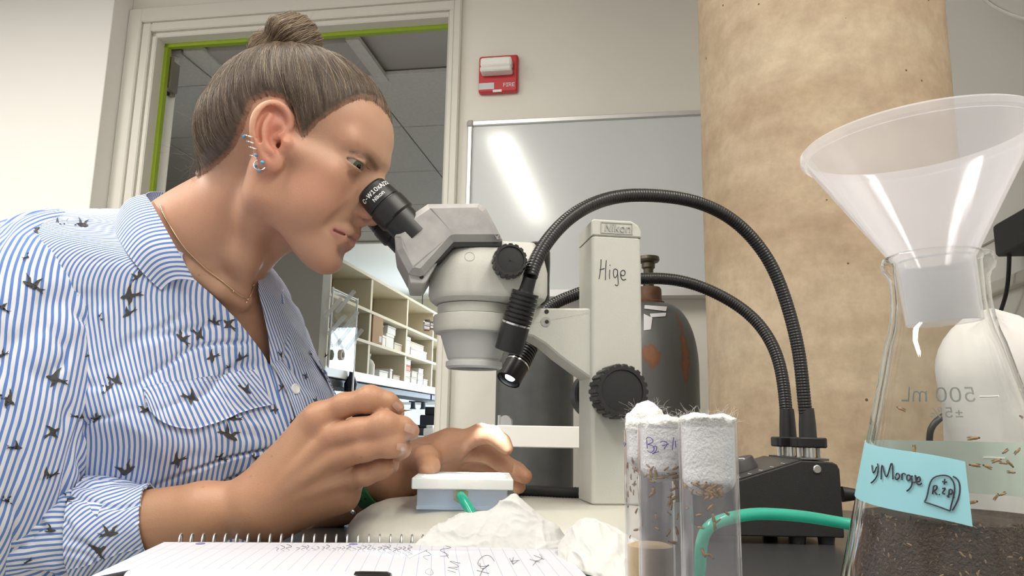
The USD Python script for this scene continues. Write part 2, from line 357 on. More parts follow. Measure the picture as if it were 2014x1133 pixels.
part(t, 'white_label', rb(sa - 0.064, sa - 0.012, WB - 0.0235, WB - 0.022, sz - 0.055, sz - 0.032), 'paper', False)
part(t, 'test_port', rb(sa - 0.016, sa + 0.014, WB - 0.0245, WB - 0.022, sz - 0.066, sz - 0.058), 'white_plastic', False)
W4 = ROOM @ mat4(np.array([[1, 0, 0], [0, 0, -1], [0, 1, 0]]), (0, 0, 0))
def wall_text(s, h, a, b, z, depth=0.0006, bold=False):
    m = meshkit.text_mesh(s, h, depth, bold); m.apply_transform(ROOM @ mat4(np.array([[1, 0, 0], [0, 0, -1], [0, 1, 0]]), (a, b, z))); return m
part(t, 'lettering', wall_text('FIRE', 0.013, sa + 0.017, WB - 0.022, sz - 0.048, bold=True), 'paper', False)
# concrete column
cx, cy = PY(1640, 700, 1.335)[:2]; CRAD = 0.215
v = []
H = np.linspace(0.0, 2.6, 60); g = np.linspace(0, 2 * math.pi, 121)[:-1]
G = np.stack(np.broadcast_arrays(np.cos(g)[None], np.sin(g)[None], H[:, None]), -1)
dr = 0.0016 * (meshkit.fbm(G * [3, 3, 8], 4, 3) - 0.5)
pts = np.stack([cx + (CRAD + dr) * G[..., 0], cy + (CRAD + dr) * G[..., 1], G[..., 2]], -1)
struct('column', trimesh.Trimesh(pts.reshape(-1, 3), grid_faces(60, 120), process=False), 'concrete', smooth=True, label='round tan bare concrete column with pits and stains')
# side wall: counter ledge and backsplash bands, loose white cable
struct('trim_2', rb(0.835, 0.86, -3.2, WB, 1.345, 1.372, 0.003), 'trim_paint')
struct('trim_3', rb(0.856, 0.86, -3.2, WB, 1.478, 1.482), 'dull_panel')
def on_side(px, py, a):
    r = ray(px, py); return CC + r * (a / (r @ RA))
q = np.array([on_side(x, y, .8552) for x, y in ((1880, -130), (1905, -50), (1935, -2), (1968, 21), (2014, 38), (2080, 48), (2200, 55))])
solo('white_cable', tube(spline(q, 60), 0.0045, 8), 'white_plastic', 'thin white cable looping at the top right corner by the white wall', 'cable')
# ceiling strip lamps of this room (their light is the rect lights above)
for i, (a, b) in enumerate(((-0.73, 0.0), (-2.3, 0.3), (0.66, -0.3))):
    t = thing('ceiling_lamp', ('long ceiling strip lamp mirrored in the whiteboard', 'long ceiling strip lamp nearest the white left wall', 'long ceiling strip lamp behind the bench end')[i], 'ceiling lamp', room(a, b, 2.54), group='ceiling strip lamps')
    part(t, 'housing', rb(a - 0.075, a + 0.075, b - 0.93, b + 0.93, 2.54, 2.60, 0.004), 'white_plastic', False)
# bench top
bz = 0.90
BB = [PZ(1700, 1000, bz), PZ(1480, 1003, bz)]
p0 = BB[0]; dd = RA
far = float(p0 @ RB)
struct('trim_4', rb(-0.349, 0.80, -0.25, far, bz - 0.035, bz, 0.002), 'bench_epoxy', label='black epoxy bench top')
struct('trim_5', rb(-0.30, 0.78, -0.1, far - 0.03, 0.0, bz - 0.0351), 'lab_cream', label='cream bench cabinets')
# ---------------------------------------------------------------- the lab seen through the door
t = thing('ceiling_001', 'dim grey tiled ceiling beyond the doorway', None, room(-1.2, 4, 2.4), kind='structure')
aa = np.arange(-5.0, 0.6, 0.63) + 0.12; bb = [2.48, 2.755, 3.295, 3.925, 4.555, 5.185, 5.47]
for i in range(len(aa) - 1):
    for j in range(len(bb) - 1):
        z = 2.4 + 0.004 * ((i * 7 + j * 3) % 3) * 0.2
        if j <= 0 and -1.7 < aa[i] < -1.0: continue
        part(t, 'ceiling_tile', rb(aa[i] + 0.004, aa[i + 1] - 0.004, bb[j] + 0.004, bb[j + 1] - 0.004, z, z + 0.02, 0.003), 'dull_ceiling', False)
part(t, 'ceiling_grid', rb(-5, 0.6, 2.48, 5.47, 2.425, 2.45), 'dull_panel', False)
t = thing('unlit_ceiling_lamp', 'large unlit grey panel lamp in the ceiling beyond the doorway', 'ceiling lamp', room(-1.33, 2.6, 2.4))
part(t, 'frame', join(rb(-1.70, -1.62, 2.45, 2.80, 2.392, 2.41), rb(-1.05, -1.00, 2.45, 2.80, 2.392, 2.41), rb(-1.62, -1.05, 2.75, 2.80, 2.392, 2.41)), 'dull_ceiling', False)
part(t, 'diffuser', rb(-1.62, -1.05, 2.48, 2.75, 2.40, 2.424), 'dull_panel', False)
struct('ceiling_002', rb(-6, 1.0, 5.47, 12, 2.88, 2.95), 'lab_ceiling')
struct('trim_6', rb(-6, 1.0, 5.472, 5.52, 2.39, 2.88), 'dull_ceiling')
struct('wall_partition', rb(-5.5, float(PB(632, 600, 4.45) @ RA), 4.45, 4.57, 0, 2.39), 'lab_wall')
struct('wall_far', join(rb(-6, 1.0, 11.0, 11.1, 1.72, 2.88), rb(-6, 1.0, 11.0, 11.1, 0, 0.95)), 'lab_cream')
struct('wall_beside', rb(0.6, 0.7, 2.48, 11, 0, 2.88), 'lab_cream')
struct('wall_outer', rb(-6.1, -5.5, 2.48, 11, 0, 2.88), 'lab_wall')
t = thing('window_1', 'long bright bluish lab window below the shelves', None, room(-2, 11, 0.95), kind='structure')
part(t, 'window_pane', rb(-6, 1.0, 11.04, 11.05, 0.95, 1.72), 'window_glow', False)
for a in np.arange(-5.6, 1, 0.9): part(t, 'window_mullion', rb(a, a + 0.05, 10.99, 11.04, 0.95, 1.72), 'lab_white', False)
part(t, 'window_rail', rb(-6, 1.0, 10.99, 11.04, 1.30, 1.34), 'lab_white', False)
# wall shelves on the left, running away from the door
SA = -2.135
t = thing('wall_shelf', 'long cream wall shelf unit with open bays holding boxes', 'shelf', room(SA, 6, 1.4))
for b in (4.98, 5.82, 6.80, 7.72, 8.64, 9.56): part(t, 'divider', rb(SA - 0.33, SA, b - 0.022, b + 0.022, 1.40, 2.19, 0.002), 'lab_cream', False)
part(t, 'back_panel', rb(SA - 0.36, SA - 0.335, 4.6, 9.6, 1.38, 2.2), 'lab_cream', False)
for z in (2.19, 1.91, 1.66, 1.40):
    part(t, 'shelf_board', rb(SA - 0.335, SA + 0.01, 4.6, 9.6, z - (0.025 if z > 1.5 else 0.07), z, 0.002), 'lab_white' if z < 1.5 else 'lab_cream', False)
for b0, b1 in ((4.6, 6.0), (6.0, 7.8), (7.8, 9.6)):
    part(t, 'light_rail', rb(SA - 0.3, SA - 0.02, b0 + .02, b1 - .02, 1.27, 1.325, 0.004), 'lab_dark', False, label='dark lamp rail under the shelf')
def lab_box(b0, b1, z, h, d, mat, label, off=0.03, cat='box', name='storage_box', group='boxes on the lab shelves'):
    p = thing(name, label, cat, room(SA - off - d / 2, (b0 + b1) / 2, z), group=group)
    part(p, 'body', rb(SA - off - d, SA - off, b0, b1, z, z + h * 0.8, 0.003), mat, False)
    part(p, 'lid', rb(SA - off - d - .003, SA - off + .003, b0 - .003, b1 + .003, z + h * 0.8, z + h, 0.003), mat, False)
    return p
p = thing('cardboard_box', 'brown cardboard box standing on the lab shelf behind the chin', 'box', room(SA - 0.1, 6.0, 1.66))
part(p, 'body', rb(SA - 0.25, SA + 0.008, 5.86, 6.11, 1.661, 1.895, 0.003), 'cardboard', False)
part(p, 'white_label', rb(SA + 0.008, SA + 0.0095, 6.02, 6.08, 1.68, 1.73), 'paper', False)
lab_box(6.12, 6.30, 1.661, 0.10, 0.2, 'box_white', 'white box right beside the brown cardboard box')
lab_box(6.15, 6.28, 1.762, 0.09, 0.2, 'box_white', 'small white box on top of the box beside the cardboard box', 0.05)
lab_box(6.31, 6.52, 1.661, 0.13, 0.22, 'box_white', 'taller white box with papers, middle of the cardboard box shelf')
lab_box(6.34, 6.56, 1.792, 0.07, 0.2, 'box_white', 'flat white carton topping the taller white box')
lab_box(6.54, 6.76, 1.661, 0.075, 0.2, 'box_beige', 'low beige carton at the right end of the cardboard box shelf')
lab_box(6.87, 7.02, 1.661, 0.17, 0.2, 'box_white', 'white carton at the left end of the third bay middle shelf')
lab_box(7.05, 7.60, 1.661, 0.085, 0.24, 'box_white', 'wide white tray with lid on the third bay middle shelf')
lab_box(7.08, 7.55, 1.747, 0.06, 0.2, 'box_beige', 'beige lid tray stacked on the wide white tray', 0.05)
for k, (z, m, l) in enumerate(((1.401, 'box_white', 'lowest carton of the tall stack under the trays'), (1.456, 'box_white', 'second carton of the tall stack under the trays'), (1.511, 'box_red', 'red and white carton near the top of the tall stack'), (1.566, 'box_white', 'topmost white carton of the tall stack'))):
    lab_box(6.86, 7.06, z, 0.053, 0.2, m, l)
for k, (b0, b1, z, h, m, l) in enumerate(((7.10, 7.28, 1.401, 0.06, 'box_white', 'lower white carton in the middle of the third bay bottom shelf'), (7.11, 7.29, 1.463, 0.06, 'box_beige', 'beige carton stacked in the middle of the third bay bottom shelf'), (7.32, 7.50, 1.401, 0.05, 'box_white', 'bottom carton of the right stack in the third bay'), (7.32, 7.50, 1.452, 0.06, 'box_white', 'middle carton of the right stack in the third bay'), (7.34, 7.5, 1.514, 0.05, 'box_white', 'top carton of the right stack in the third bay'), (7.53, 7.68, 1.401, 0.07, 'box_white', 'white carton at the right end of the third bay bottom shelf'),
        (6.18, 6.40, 1.401, 0.06, 'box_white', 'low white carton right of the green bottle on the bottom shelf'), (6.46, 6.52, 1.401, 0.09, 'box_white', 'narrow upright carton right of the low white carton'), (6.55, 6.74, 1.401, 0.045, 'box_beige', 'flat beige carton at the right end of the green bottle shelf'))):
    lab_box(b0, b1, z, h, 0.2, m, l)
p = thing('jug', 'white jug with a slanted neck on the bottom lab shelf', 'jug', room(SA - .06, 6.02, 1.401))
c = room(SA - .08, 6.02, 1.401)
part(p, 'body', lathe([(0, 0), (.055, 0), (.06, .01), (.06, .09), (.045, .12), (.02, .14), (.02, .16), (0, .16)], 20, c), 'box_white')
part(p, 'cap', lathe([(0, .16), (.024, .16), (.024, .18), (0, .18)], 16, c), 'lab_white')
p = thing('green_bottle', 'small green bottle left of the white jug on the bottom shelf', 'bottle', room(SA - .06, 5.9, 1.401))
c = room(SA - .06, 5.90, 1.401)
part(p, 'body', lathe([(0, 0), (.03, 0), (.032, .006), (.032, .10), (.012, .125), (.012, .14), (0, .14)], 18, c), 'bottle_green')
part(p, 'cap', lathe([(0, .14), (.014, .14), (.014, .165), (0, .165)], 14, c), 'lab_white')
bag = hull(np.array([room(SA - .25 + x, 5.52 + y, 1.661 + z) for x, y, z in rng.uniform([0, -.16, 0], [.25, .16, .1], (40, 3))] + [room(SA - .05, 5.5 + y, 1.661) for y in (-.2, .2)] + [room(SA - .1, 5.58, 1.79)]))
solo('black_bag', trimesh.smoothing.filter_taubin(bag.subdivide().subdivide(), iterations=6), 'lab_dark', 'crumpled black bag lying on the lab shelf left of the cardboard box', 'bag', smooth=True)
# acrylic drying rack with clear pegs hung before the shelves, and a glove hung from the shelf edge
t = thing('drying_rack', 'clear acrylic drying rack with tilted glass tubes before the shelves', 'drying rack', room(-1.95, 4.75, 1.4))
part(t, 'panel', rb(-1.958, -1.952, 4.60, 5.05, 1.36, 1.86), 'clear_acrylic', False)
part(t, 'rim', join(rb(-1.96, -1.95, 4.60, 4.61, 1.36, 1.88), rb(-1.96, -1.95, 5.04, 5.052, 1.2, 1.88), rb(-1.96, -1.95, 4.61, 5.04, 1.865, 1.873)), 'lab_white', False)
for k, (b, z, l) in enumerate(((4.48, 1.66, .13), (4.55, 1.56, .12), (4.66, 1.72, .15), (4.68, 1.50, .16), (4.78, 1.62, .13), (4.86, 1.50, .14), (4.62, 1.60, .1))):
    part(t, 'glass_tube', rod(room(-1.945, b, z), room(-1.945 + l * .7, b + .03, z + l), 0.014, 10, 0.004), 'lab_glass')
part(t, 'tape_roll', lathe([(.018, -.012), (.035, -.012), (.035, .012), (.018, .012), (.018, -.012)], 20, room(-1.92, 4.72, 1.45), RA), 'box_beige')
gp = [room(SA + .03, 5.38, 1.40), room(SA + .035, 5.38, 1.33)]
gl = [tube([room(SA + .03, 5.38, 1.41), room(SA + .035, 5.385, 1.36), room(SA + .035, 5.38, 1.30), room(SA + .035, 5.375, 1.24)], [.008, .02, .05, .045], 12)]
for k in range(4): gl.append(tube([room(SA + .035, 5.335 + .03 * k, 1.26), room(SA + .035, 5.33 + .033 * k, 1.17 + .01 * (k % 2))], [.014, .008], 8))
solo('hanging_glove', join(*gl), 'navy_glove', 'dark navy glove hanging from the lab shelf edge', 'glove')
p = thing('lab_lamp', 'small black twin lamp hanging in front of the lab window', 'lamp', PB(823, 800, 9.95))
c = PB(823, 790, 9.95)
part(p, 'stem', join(rod(c + [0, 0, 2.879 - c[2]], c, .006, 8), rod(c - RA * .13, c + RA * .13, .01, 8)), 'lab_dark')
for s in (-1, 1): part(p, 'lamp_head', lathe([(0, .01), (.03, 0), (.035, -.08), (.05, -.1), (0, -.1)], 14, c + RA * .07 * s), 'lab_dark')
# island bench with gear under the window
t = thing('lab_bench', 'white lab bench in front of the bright window', 'bench', room(-1.6, 7.5, 0))
part(t, 'worktop', rb(-2.5, -1.0, 6.6, 9.2, 0.87, 0.91, 0.004), 'lab_white', False)
part(t, 'cabinet', rb(-2.45, -1.05, 6.65, 9.15, 0, 0.87), 'lab_cream', False)
def gear(name, label, cat, px, py, b, w, h, mat, knob=True):
    c = PB(px, py, b); c[2] = 0.9105; p = thing(name, label, cat, c)
    m = rbox(-w / 2, w / 2, -.1, .1, 0, h * .7, .015, axis=1, ch=.006); m.apply_transform(ROOM); m.apply_translation(c); part(p, 'body', m, mat)
    m = rbox(-w * .32, w * .32, -.07, .07, h * .7, h, .01, axis=1, ch=.006); m.apply_transform(ROOM); m.apply_translation(c); part(p, 'hood', m, mat)
gear('lab_instrument', 'black instrument on the lab bench beside the door frame', 'instrument', 852, 842, 8.4, .26, .30, 'lab_dark')
gear('lab_instrument', 'pale instrument behind the raised fingertips on the lab bench', 'instrument', 770, 845, 8.8, .30, .24, 'box_white')
gear('lab_instrument', 'dark low instrument on the lab bench under the fingertips', 'instrument', 826, 868, 7.4, .30, .10, 'lab_dark')
gear('lab_instrument', 'small white beaker-shaped instrument at the lab bench front edge', 'instrument', 848, 860, 7.0, .10, .10, 'lab_white')
# ---------------------------------------------------------------- stereo microscope; its own axes: x from the eyepieces to the post, y away from the camera
SO = PY(931, 760, 0.745); SO[2] = bz
TS = rotz(8.0, SO); TSI = np.linalg.inv(TS)
def SL(px, py, off=0.0):
    """where the sight line meets the plane y = off of the microscope: local x, z"""
    o = TSI[:3, :3] @ CC + TSI[:3, 3]; d = TSI[:3, :3] @ ray(px, py); q = o + d * ((off - o[1]) / d[1]); return q[[0, 2]]
def SW(x, y, z): return TS[:3, :3] @ np.array([x, y, z]) + TS[:3, 3]
def tx(m): m.apply_transform(TS); return m
look('scope_cream', (0.51, 0.51, 0.465), 0.42, bump=0.10, bscale=900, vary=0.03, scale=10)
look('scope_grey', (0.42, 0.41, 0.40), 0.38, color2=(0.29, 0.28, 0.29), scale=38, detail=6)
look('scope_base', (0.50, 0.49, 0.435), 0.30, bump=0.12, bscale=800)
look('scope_black', (0.012, 0.012, 0.013), 0.38, bump=0.05, bscale=1500)
look('etched_white', (0.80, 0.80, 0.80), 0.6)
look('lens_dark', (0.01, 0.012, 0.016), 0.05)
look('cream_emboss', (0.36, 0.36, 0.33), 0.5)
t = thing('microscope', 'cream stereo microscope with grey binocular head standing on the black bench', 'microscope', SO)
# base plate
n = 96; g = np.arange(n) * 2 * math.pi / n
def sup(c, s, e=2.6): return np.sign(c) * np.abs(c) ** (2 / e)
bxl, bxr, byh = -0.114, 0.195, 0.106
bc = (bxl + bxr) / 2; bw = (bxr - bxl) / 2
rings = []
for off, z in ((0.012, 0.0), (0.003, 0.003), (0.0, 0.010), (0.002, 0.018), (0.008, 0.026), (0.020, 0.034), (0.032, 0.0385), (0.042, 0.0395), (0.055, 0.0395)):
    rings.append(np.stack([bc + (bw - off) * sup(np.cos(g), 0), 0.004 + (byh - off * 0.8) * sup(np.sin(g), 0), np.full(n, z)], -1))
v = np.vstack(rings + [np.array([[bc, 0, 0.0395]]), np.array([[bc, 0, 0.0]])]); k = np.arange(n); L = len(rings)
f = np.vstack([grid_faces(L, n), np.stack([np.full(n, L * n), (L - 1) * n + k, (L - 1) * n + (k + 1) % n], 1), np.stack([np.full(n, L * n + 1), (k + 1) % n, k], 1)])
part(t, 'base', tx(trimesh.Trimesh(v, f, process=False)), 'scope_base', 50)
BT = bz + 0.0395
# post with cap
xl, xr = SL(1164, 700, -0.027)[0], SL(1265, 760, -0.027)[0]
zt, zc = SL(1210, 433, -0.027)[1], SL(1210, 465, -0.027)[1]
post = part(t, 'post', tx(rbox(xl, xr, -0.027, 0.030, 0.0396, zc - 0.0004, 0.004, ch=0.0015)), 'scope_cream')
capo = Polygon([(xl, zc), (xr, zc), (xr, zt - 0.010), (xr - 0.003, zt - 0.004), (xr - 0.010, zt), (xl + 0.002, zt), (xl, zt - 0.002)])
cap = part(t, 'post_cap', tx(prism(capo, -0.027, 0.030, ch=0.0012)), 'scope_cream')
xm = (xl + xr) / 2
def front_text(s, h, x, z, y, depth=0.0005, bold=False, slant=0.0):
    m = meshkit.text_mesh(s, h, depth, bold); v = np.array(m.vertices)
    w = v[:, 0].max() - v[:, 0].min()
    v = np.c_[x - w / 2 + v[:, 0] + slant * v[:, 1], y - v[:, 2], z + v[:, 1]]
    return tx(trimesh.Trimesh(v, m.faces, process=False))
zn = (zc + zt) / 2
part(cap, 'name_frame', tx(join(cbox(xl + .009, xr - .009, -.0277, -.0269, zn - .0058, zn - .0050), cbox(xl + .009, xr - .009, -.0277, -.0269, zn + .0050, zn + .0058), cbox(xl + .009, xl + .0098, -.0277, -.0269, zn - .0050, zn + .0050), cbox(xr - .0098, xr - .009, -.0277, -.0269, zn - .0050, zn + .0050))), 'cream_emboss', False)
part(cap, 'embossed_lettering', front_text('Nikon', 0.0074, xm, zn - .0036, -.0268, 0.0012, False, 0.12), 'cream_emboss', False)
# handwriting on the post
hw = [[(0, 0), (.3, 2.0), (.35, 3.2)], [(.1, 1.5), (.9, 1.75)], [(1.05, -.1), (1.1, 1.5), (1.2, 3.1)], [(1.75, .1), (1.72, .8), (1.78, 1.6)], [(1.8, 2.25), (1.83, 2.4)],
      [(3.05, 1.55), (2.55, 1.75), (2.35, 1.0), (2.6, .35), (3.0, .9), (3.05, 1.5), (3.1, .2), (2.95, -.9), (2.6, -.75)], [(3.55, .9), (4.25, 1.05), (4.1, 1.6), (3.7, 1.5), (3.55, .7), (3.8, .1), (4.4, .2)]]
a0 = SL(1178, 549, -.027); a1 = SL(1231, 549, -.027); s_ = (a1[0] - a0[0]) / 4.4
part(post, 'handwriting', strokes(hw, lambda x, y: SW(a0[0] + x * s_, -.0271, a0[1] + y * s_), 0.00042, 5, 4), 'ink', label='handwritten black lettering')
# arm between post and pod
arm = smooth_poly([SL(*p, -.022) for p in ((985, 606), (1158, 606), (1172, 612), (1172, 742), (1163, 745), (1138, 728), (1100, 700), (1072, 676), (1048, 662), (1022, 655), (985, 650))], 0.0012)
ap = part(t, 'arm', tx(prism(arm, -.022, .022, ch=.0018)), 'scope_cream')
c = SL(1075, 613, -.022); c2 = SL(1073, 633, -.022)
part(ap, 'screw_hole', join(tx(rod((c[0], -.0223, c[1]), (c[0], -.021, c[1]), .0022)), tx(rod((c2[0] + .0012, -.0228, c2[1]), (c2[0] + .0012, -.021, c2[1]), .0019))), 'matte_black')
part(ap, 'screw_plug', tx(rod((c2[0], -.0225, c2[1]), (c2[0], -.021, c2[1]), .0049)), 'scope_grey')
# zoom pod: a stadium in plan, rounded at top and bottom
def stadium(r, x1, z, ins=0.0):
    a = np.linspace(math.pi / 2, 3 * math.pi / 2, 25); rr = r - ins; o = []
    for q in a: o.append((rr * math.cos(q), rr * math.sin(q), z))
    for q in np.linspace(-math.pi / 2, 0, 7): o.append((x1 - .018 + (.018 - ins) * math.cos(q), -r + .018 + (.018 - ins) * math.sin(q), z))
    for q in np.linspace(0, math.pi / 2, 7): o.append((x1 - .018 + (.018 - ins) * math.cos(q), r - .018 + (.018 - ins) * math.sin(q), z))
    return np.array(o)
pz0, pz1 = SL(930, 603)[1], SL(930, 487)[1]; pr = 0.0465; px1 = SL(1066, 540)[0]
lv = [(.010, pz0), (.006, pz0 + .001), (.002, pz0 + .004), (0, pz0 + .009), (0, pz0 + .030), (.003, pz0 + .042), (.010, pz1 - .004), (.013, pz1)]
part(t, 'zoom_body', tx(hull(np.vstack([stadium(pr, px1, z, i) for i, z in lv]))), 'scope_cream', 25)
# mount rings and objective
def z_at(py): return SL(931, py)[1]
obj = part(t, 'focus_mount', tx(lathe([(0, z_at(604)), (.0372, z_at(604)), (.0372, z_at(612)), (.0372, z_at(622)), (.0362, z_at(622.5)), (.0362, z_at(624)), (.0405, z_at(624)), (.0412, z_at(627)), (.0412, z_at(650)), (.0398, z_at(657)), (.034, z_at(659)), (0, z_at(659))][::-1], 64)), 'scope_cream', 30)
ob = part(t, 'objective', tx(lathe([(0, z_at(658.5)), (.0335, z_at(658.5)), (.0330, z_at(664)), (.0262, z_at(706)), (.0250, z_at(709)), (.0250, z_at(712)), (.0272, z_at(712.5)), (.0275, z_at(714)), (.0275, z_at(722)), (.0255, z_at(726)), (.0235, z_at(726)), (.0235, z_at(715)), (0, z_at(715))][::-1], 64)), 'scope_grey2', 30)
part(ob, 'lens', tx(lathe([(0, z_at(722)), (.0234, z_at(722)), (.0234, z_at(720)), (0, z_at(718))], 48)), 'lens_dark', 30)
kx, kz = SL(846, 640)
part(t, 'clamp_screw', tx(join(rod((-.0395, 0, kz), (-.044, 0, kz), .004), rod((-.0435, 0, kz), (-.0505, 0, kz), .0058, 20, .001))), 'chrome')
# emblem circle on the pod
c = SL(924, 504, -.044)
th_ = np.linspace(0, 2 * math.pi, 33)
def podpt(x, z): q = pr - np.interp(z, [l[1] for l in lv], [l[0] for l in lv]); return SW(x, -math.sqrt(max(q ** 2 - min(x, 0) ** 2, 0)) - .0001, z)
zb = SL(1000, 517, -.047)
def knob(c, y0, y1, r, ribs, inner, depth=0.12):
    """ribbed control knob facing the camera, axis along local y"""
    m = ribs * 8; a = np.arange(m) * 2 * math.pi / m; w = np.where(np.cos(ribs * a) > -0.55, 1.0, 1 - depth * 0.6)
    rg = [(r * .90, y0), (r, y0 - .0012), (r, y1 + .002), (r * .96, y1), (inner * 1.03, y1), (inner, y1 + .0016), (inner * .95, y1 + .0016)]
    v = np.vstack([np.stack([c[0] + q * (w if i in (1, 2, 3) else 1) * np.cos(a), np.full(m, y), c[1] + q * (w if i in (1, 2, 3) else 1) * np.sin(a)], -1) for i, (q, y) in enumerate(rg)] + [np.array([[c[0], y1 + .0008, c[1]]])])
    k = np.arange(m); L = len(rg)
    f = np.vstack([grid_faces(L, m)[:, ::-1], np.stack([np.full(m, L * m), (L - 1) * m + (k + 1) % m, (L - 1) * m + k], 1)])
    q = trimesh.Trimesh(v, f, process=False); q.fix_normals(); return tx(q)
kb = part(t, 'zoom_knob', knob(zb, -.0455, -.062, .0160, 16, .0122), 'scope_black', 30)
part(kb, 'centre_screw', tx(rod((zb[0], -.0608, zb[1]), (zb[0], -.0622, zb[1]), .0012)), 'matte_black')
fk = SL(1221, 770, -.05)
k2 = part(t, 'focus_knob', knob(fk, -.0272, -.056, .0255, 22, .0192), 'scope_black', 30)
fkb = (fk[0], fk[1])
part(t, 'focus_knob', tx(lathe([(0, .031), (.023, .031), (.025, .033), (.025, .055), (.023, .057), (0, .057)], 44, (fk[0], 0, fk[1]), (0, 1, 0))), 'scope_black', 30)
ring = np.array([podpt(c[0] + .0045 * math.cos(q), c[1] + .0045 * math.sin(q)) for q in th_])
part(t, 'emblem_ring', tube(ring, .00025, 5, False), 'cream_emboss')
# binocular head
HO = -.046
head = smooth_poly([SL(*p, HO) for p in ((842, 398), (944, 397), (958, 408), (991, 470), (986, 473), (893, 473), (835, 538), (826, 541), (804, 536), (780, 490), (776, 462), (806, 422))], .002)
hd = part(t, 'binocular_head', tx(prism(head, HO, -HO, ch=.006)), 'scope_grey', 30)
neck = smooth_poly([SL(*p, -.036) for p in ((894, 470), (984, 470), (988, 474), (987, 484), (898, 486), (840, 552), (834, 558), (808, 556), (800, 534), (835, 530))], .0008)
part(t, 'head_gasket', tx(prism(smooth_poly([SL(*p, -.040) for p in ((893, 468), (984, 468), (988, 473), (987, 485), (893, 486), (868, 512), (850, 520))], .0006), -.040, .040, ch=.0008)), 'scope_black', 30)
part(t, 'head_bracket', tx(prism(smooth_poly([SL(*p, -.036) for p in ((800, 524), (838, 500), (870, 500), (838, 554), (832, 558), (808, 557))], .001), -.036, .036, ch=.001)), 'scope_grey2', 30)
cc = SL(829, 545, -.036)
part(hd, 'set_screw', tx(rod((cc[0], -.0368, cc[1]), (cc[0], -.035, cc[1]), .0020)), 'scope_black')
# eyepieces
for s in (-1, 1):
    y = .031 * s
    e0, e1 = SL(727, 371, -.031), SL(806, 452, -.031)
    A0 = np.array([e0[0], y, e0[1]]); A1 = np.array([e1[0], y, e1[1]]); ax = (A1 - A0) / np.linalg.norm(A1 - A0); Ltot = np.linalg.norm(A1 - A0)
    A0 = A0 + ax * 0.0
    ep = part(t, 'eyepiece', tx(lathe([(0, .004), (.010, .004), (.0125, .0005), (.0140, 0), (.0158, .0022), (.0172, .014), (.0176, .0205), (.0168, .021), (.0168, .0222), (.0184, .0228), (.0188, .026), (.0188, .038), (.0176, .0395), (.0166, .040), (.0166, Ltot + .01), (0, Ltot + .01)], 56, A0, ax)), 'scope_black', 30)
    if s < 0:
        up = np.cross(ax, [0, 1, 0]); up /= np.linalg.norm(up); toC = np.array([0, -1.0, 0])
        def around(s_txt, h, d0, ang, depth=.0003, bold=False):
            m = meshkit.text_mesh(s_txt, h, depth, bold); v = np.array(m.vertices); v[:, 0] -= v[:, 0].mean()
            m2 = trimesh.Trimesh(v, m.faces, process=False)
            v2, f2 = trimesh.remesh.subdivide_to_size(m2.vertices, m2.faces, .0012)
            q = []
            for x, yy, zz in v2:
                dd = d0 - yy; r = np.interp(dd, [0, .0022, .014, .0205], [.0140, .0158, .0172, .0176]) + zz + .00005; w = ang + x / .0168
                q.append(A0 + ax * dd + r * (math.cos(w) * toC + math.sin(w) * (-up if (-up)[2] > 0 else up)))
            return tx(trimesh.Trimesh(np.array(q), f2, process=False))
        part(ep, 'lettering', join(around('C-W10xA/22', .0042, .0105, .02, bold=True), around('Nikon', .0036, .0168, -.12, bold=True)), 'etched_white', False)
# ---------------------------------------------------------------- light box (gassing pad) under the lens
look('pad_white', (0.74, 0.74, 0.74), 0.35, subsurface_weight=0.3, subsurface_scale=0.004)
usdkit.material(stage, '/World/Looks/pad_screen', {'d': ('diffuse_bsdf', dict(color=(0.9, 0.93, 0.97))), 'tr': ('translucent_bsdf', dict(color=(0.92, 0.96, 1.0))), 'm': ('mix_closure', dict(fac=0.55))}, [('d.BSDF', 'm.closure1'), ('tr.BSDF', 'm.closure2')], surface='m.closure')
usdkit.material(stage, '/World/Looks/blue_acrylic', {'p': ('principled_bsdf', dict(base_color=(0.80, 0.89, 1.0), roughness=0.12, transmission_weight=0.6, ior=1.2)), 't': ('translucent_bsdf', dict(color=(0.90, 0.95, 1.0))), 'm': ('mix_closure', dict(fac=0.6))}, [('p.BSDF', 'm.closure1'), ('t.BSDF', 'm.closure2')], surface='m.closure')
TP = rotz(2.0, (-.0405, .711, 0))
def pbx(x0, x1, y0, y1, z0, z1, ch=0.0): return cbox(x0, x1, y0, y1, z0, z1, ch, TP)
t = thing('light_box', 'white square stage box with glowing blue acrylic sides on the microscope base', 'light box', (-.0405, .711, BT))
part(t, 'acrylic_box', rbox(-.0385, .0385, -.0405, .0405, BT + .0006, BT + .0170, .002, axis=2, ch=.0006, T=TP), 'blue_acrylic')
part(t, 'bottom_plate', pbx(-.0388, .0388, -.0408, .0408, BT + .0001, BT + .0032, .0004), 'blue_acrylic', False)
lid = join(pbx(-.043, .043, -.046, -.0400, BT + .0171, BT + .0265, .0008), pbx(-.043, .043, .0400, .046, BT + .0171, BT + .0265, .0008), pbx(-.043, -.0345, -.0401, .0401, BT + .0172, BT + .0265, .0006), pbx(.0375, .043, -.0401, .0401, BT + .0172, BT + .0265, .0006))
part(t, 'lid', lid, 'pad_white')
part(t, 'porous_screen', pbx(-.035, .038, -.0405, .0405, BT + .0258, BT + .0262), 'pad_screen', False, label='bright white porous screen')
fc = TP[:3, :3] @ np.array([-.001, -.0405, BT + .0120]) + TP[:3, 3]
part(t, 'hose_fitting', lathe([(0, 0), (.0068, 0), (.0068, .0035), (0, .0035)], 6, fc, (0, -1, 0)), 'fitting_tan')
look('fitting_tan', (0.35, 0.29, 0.18), 0.4)
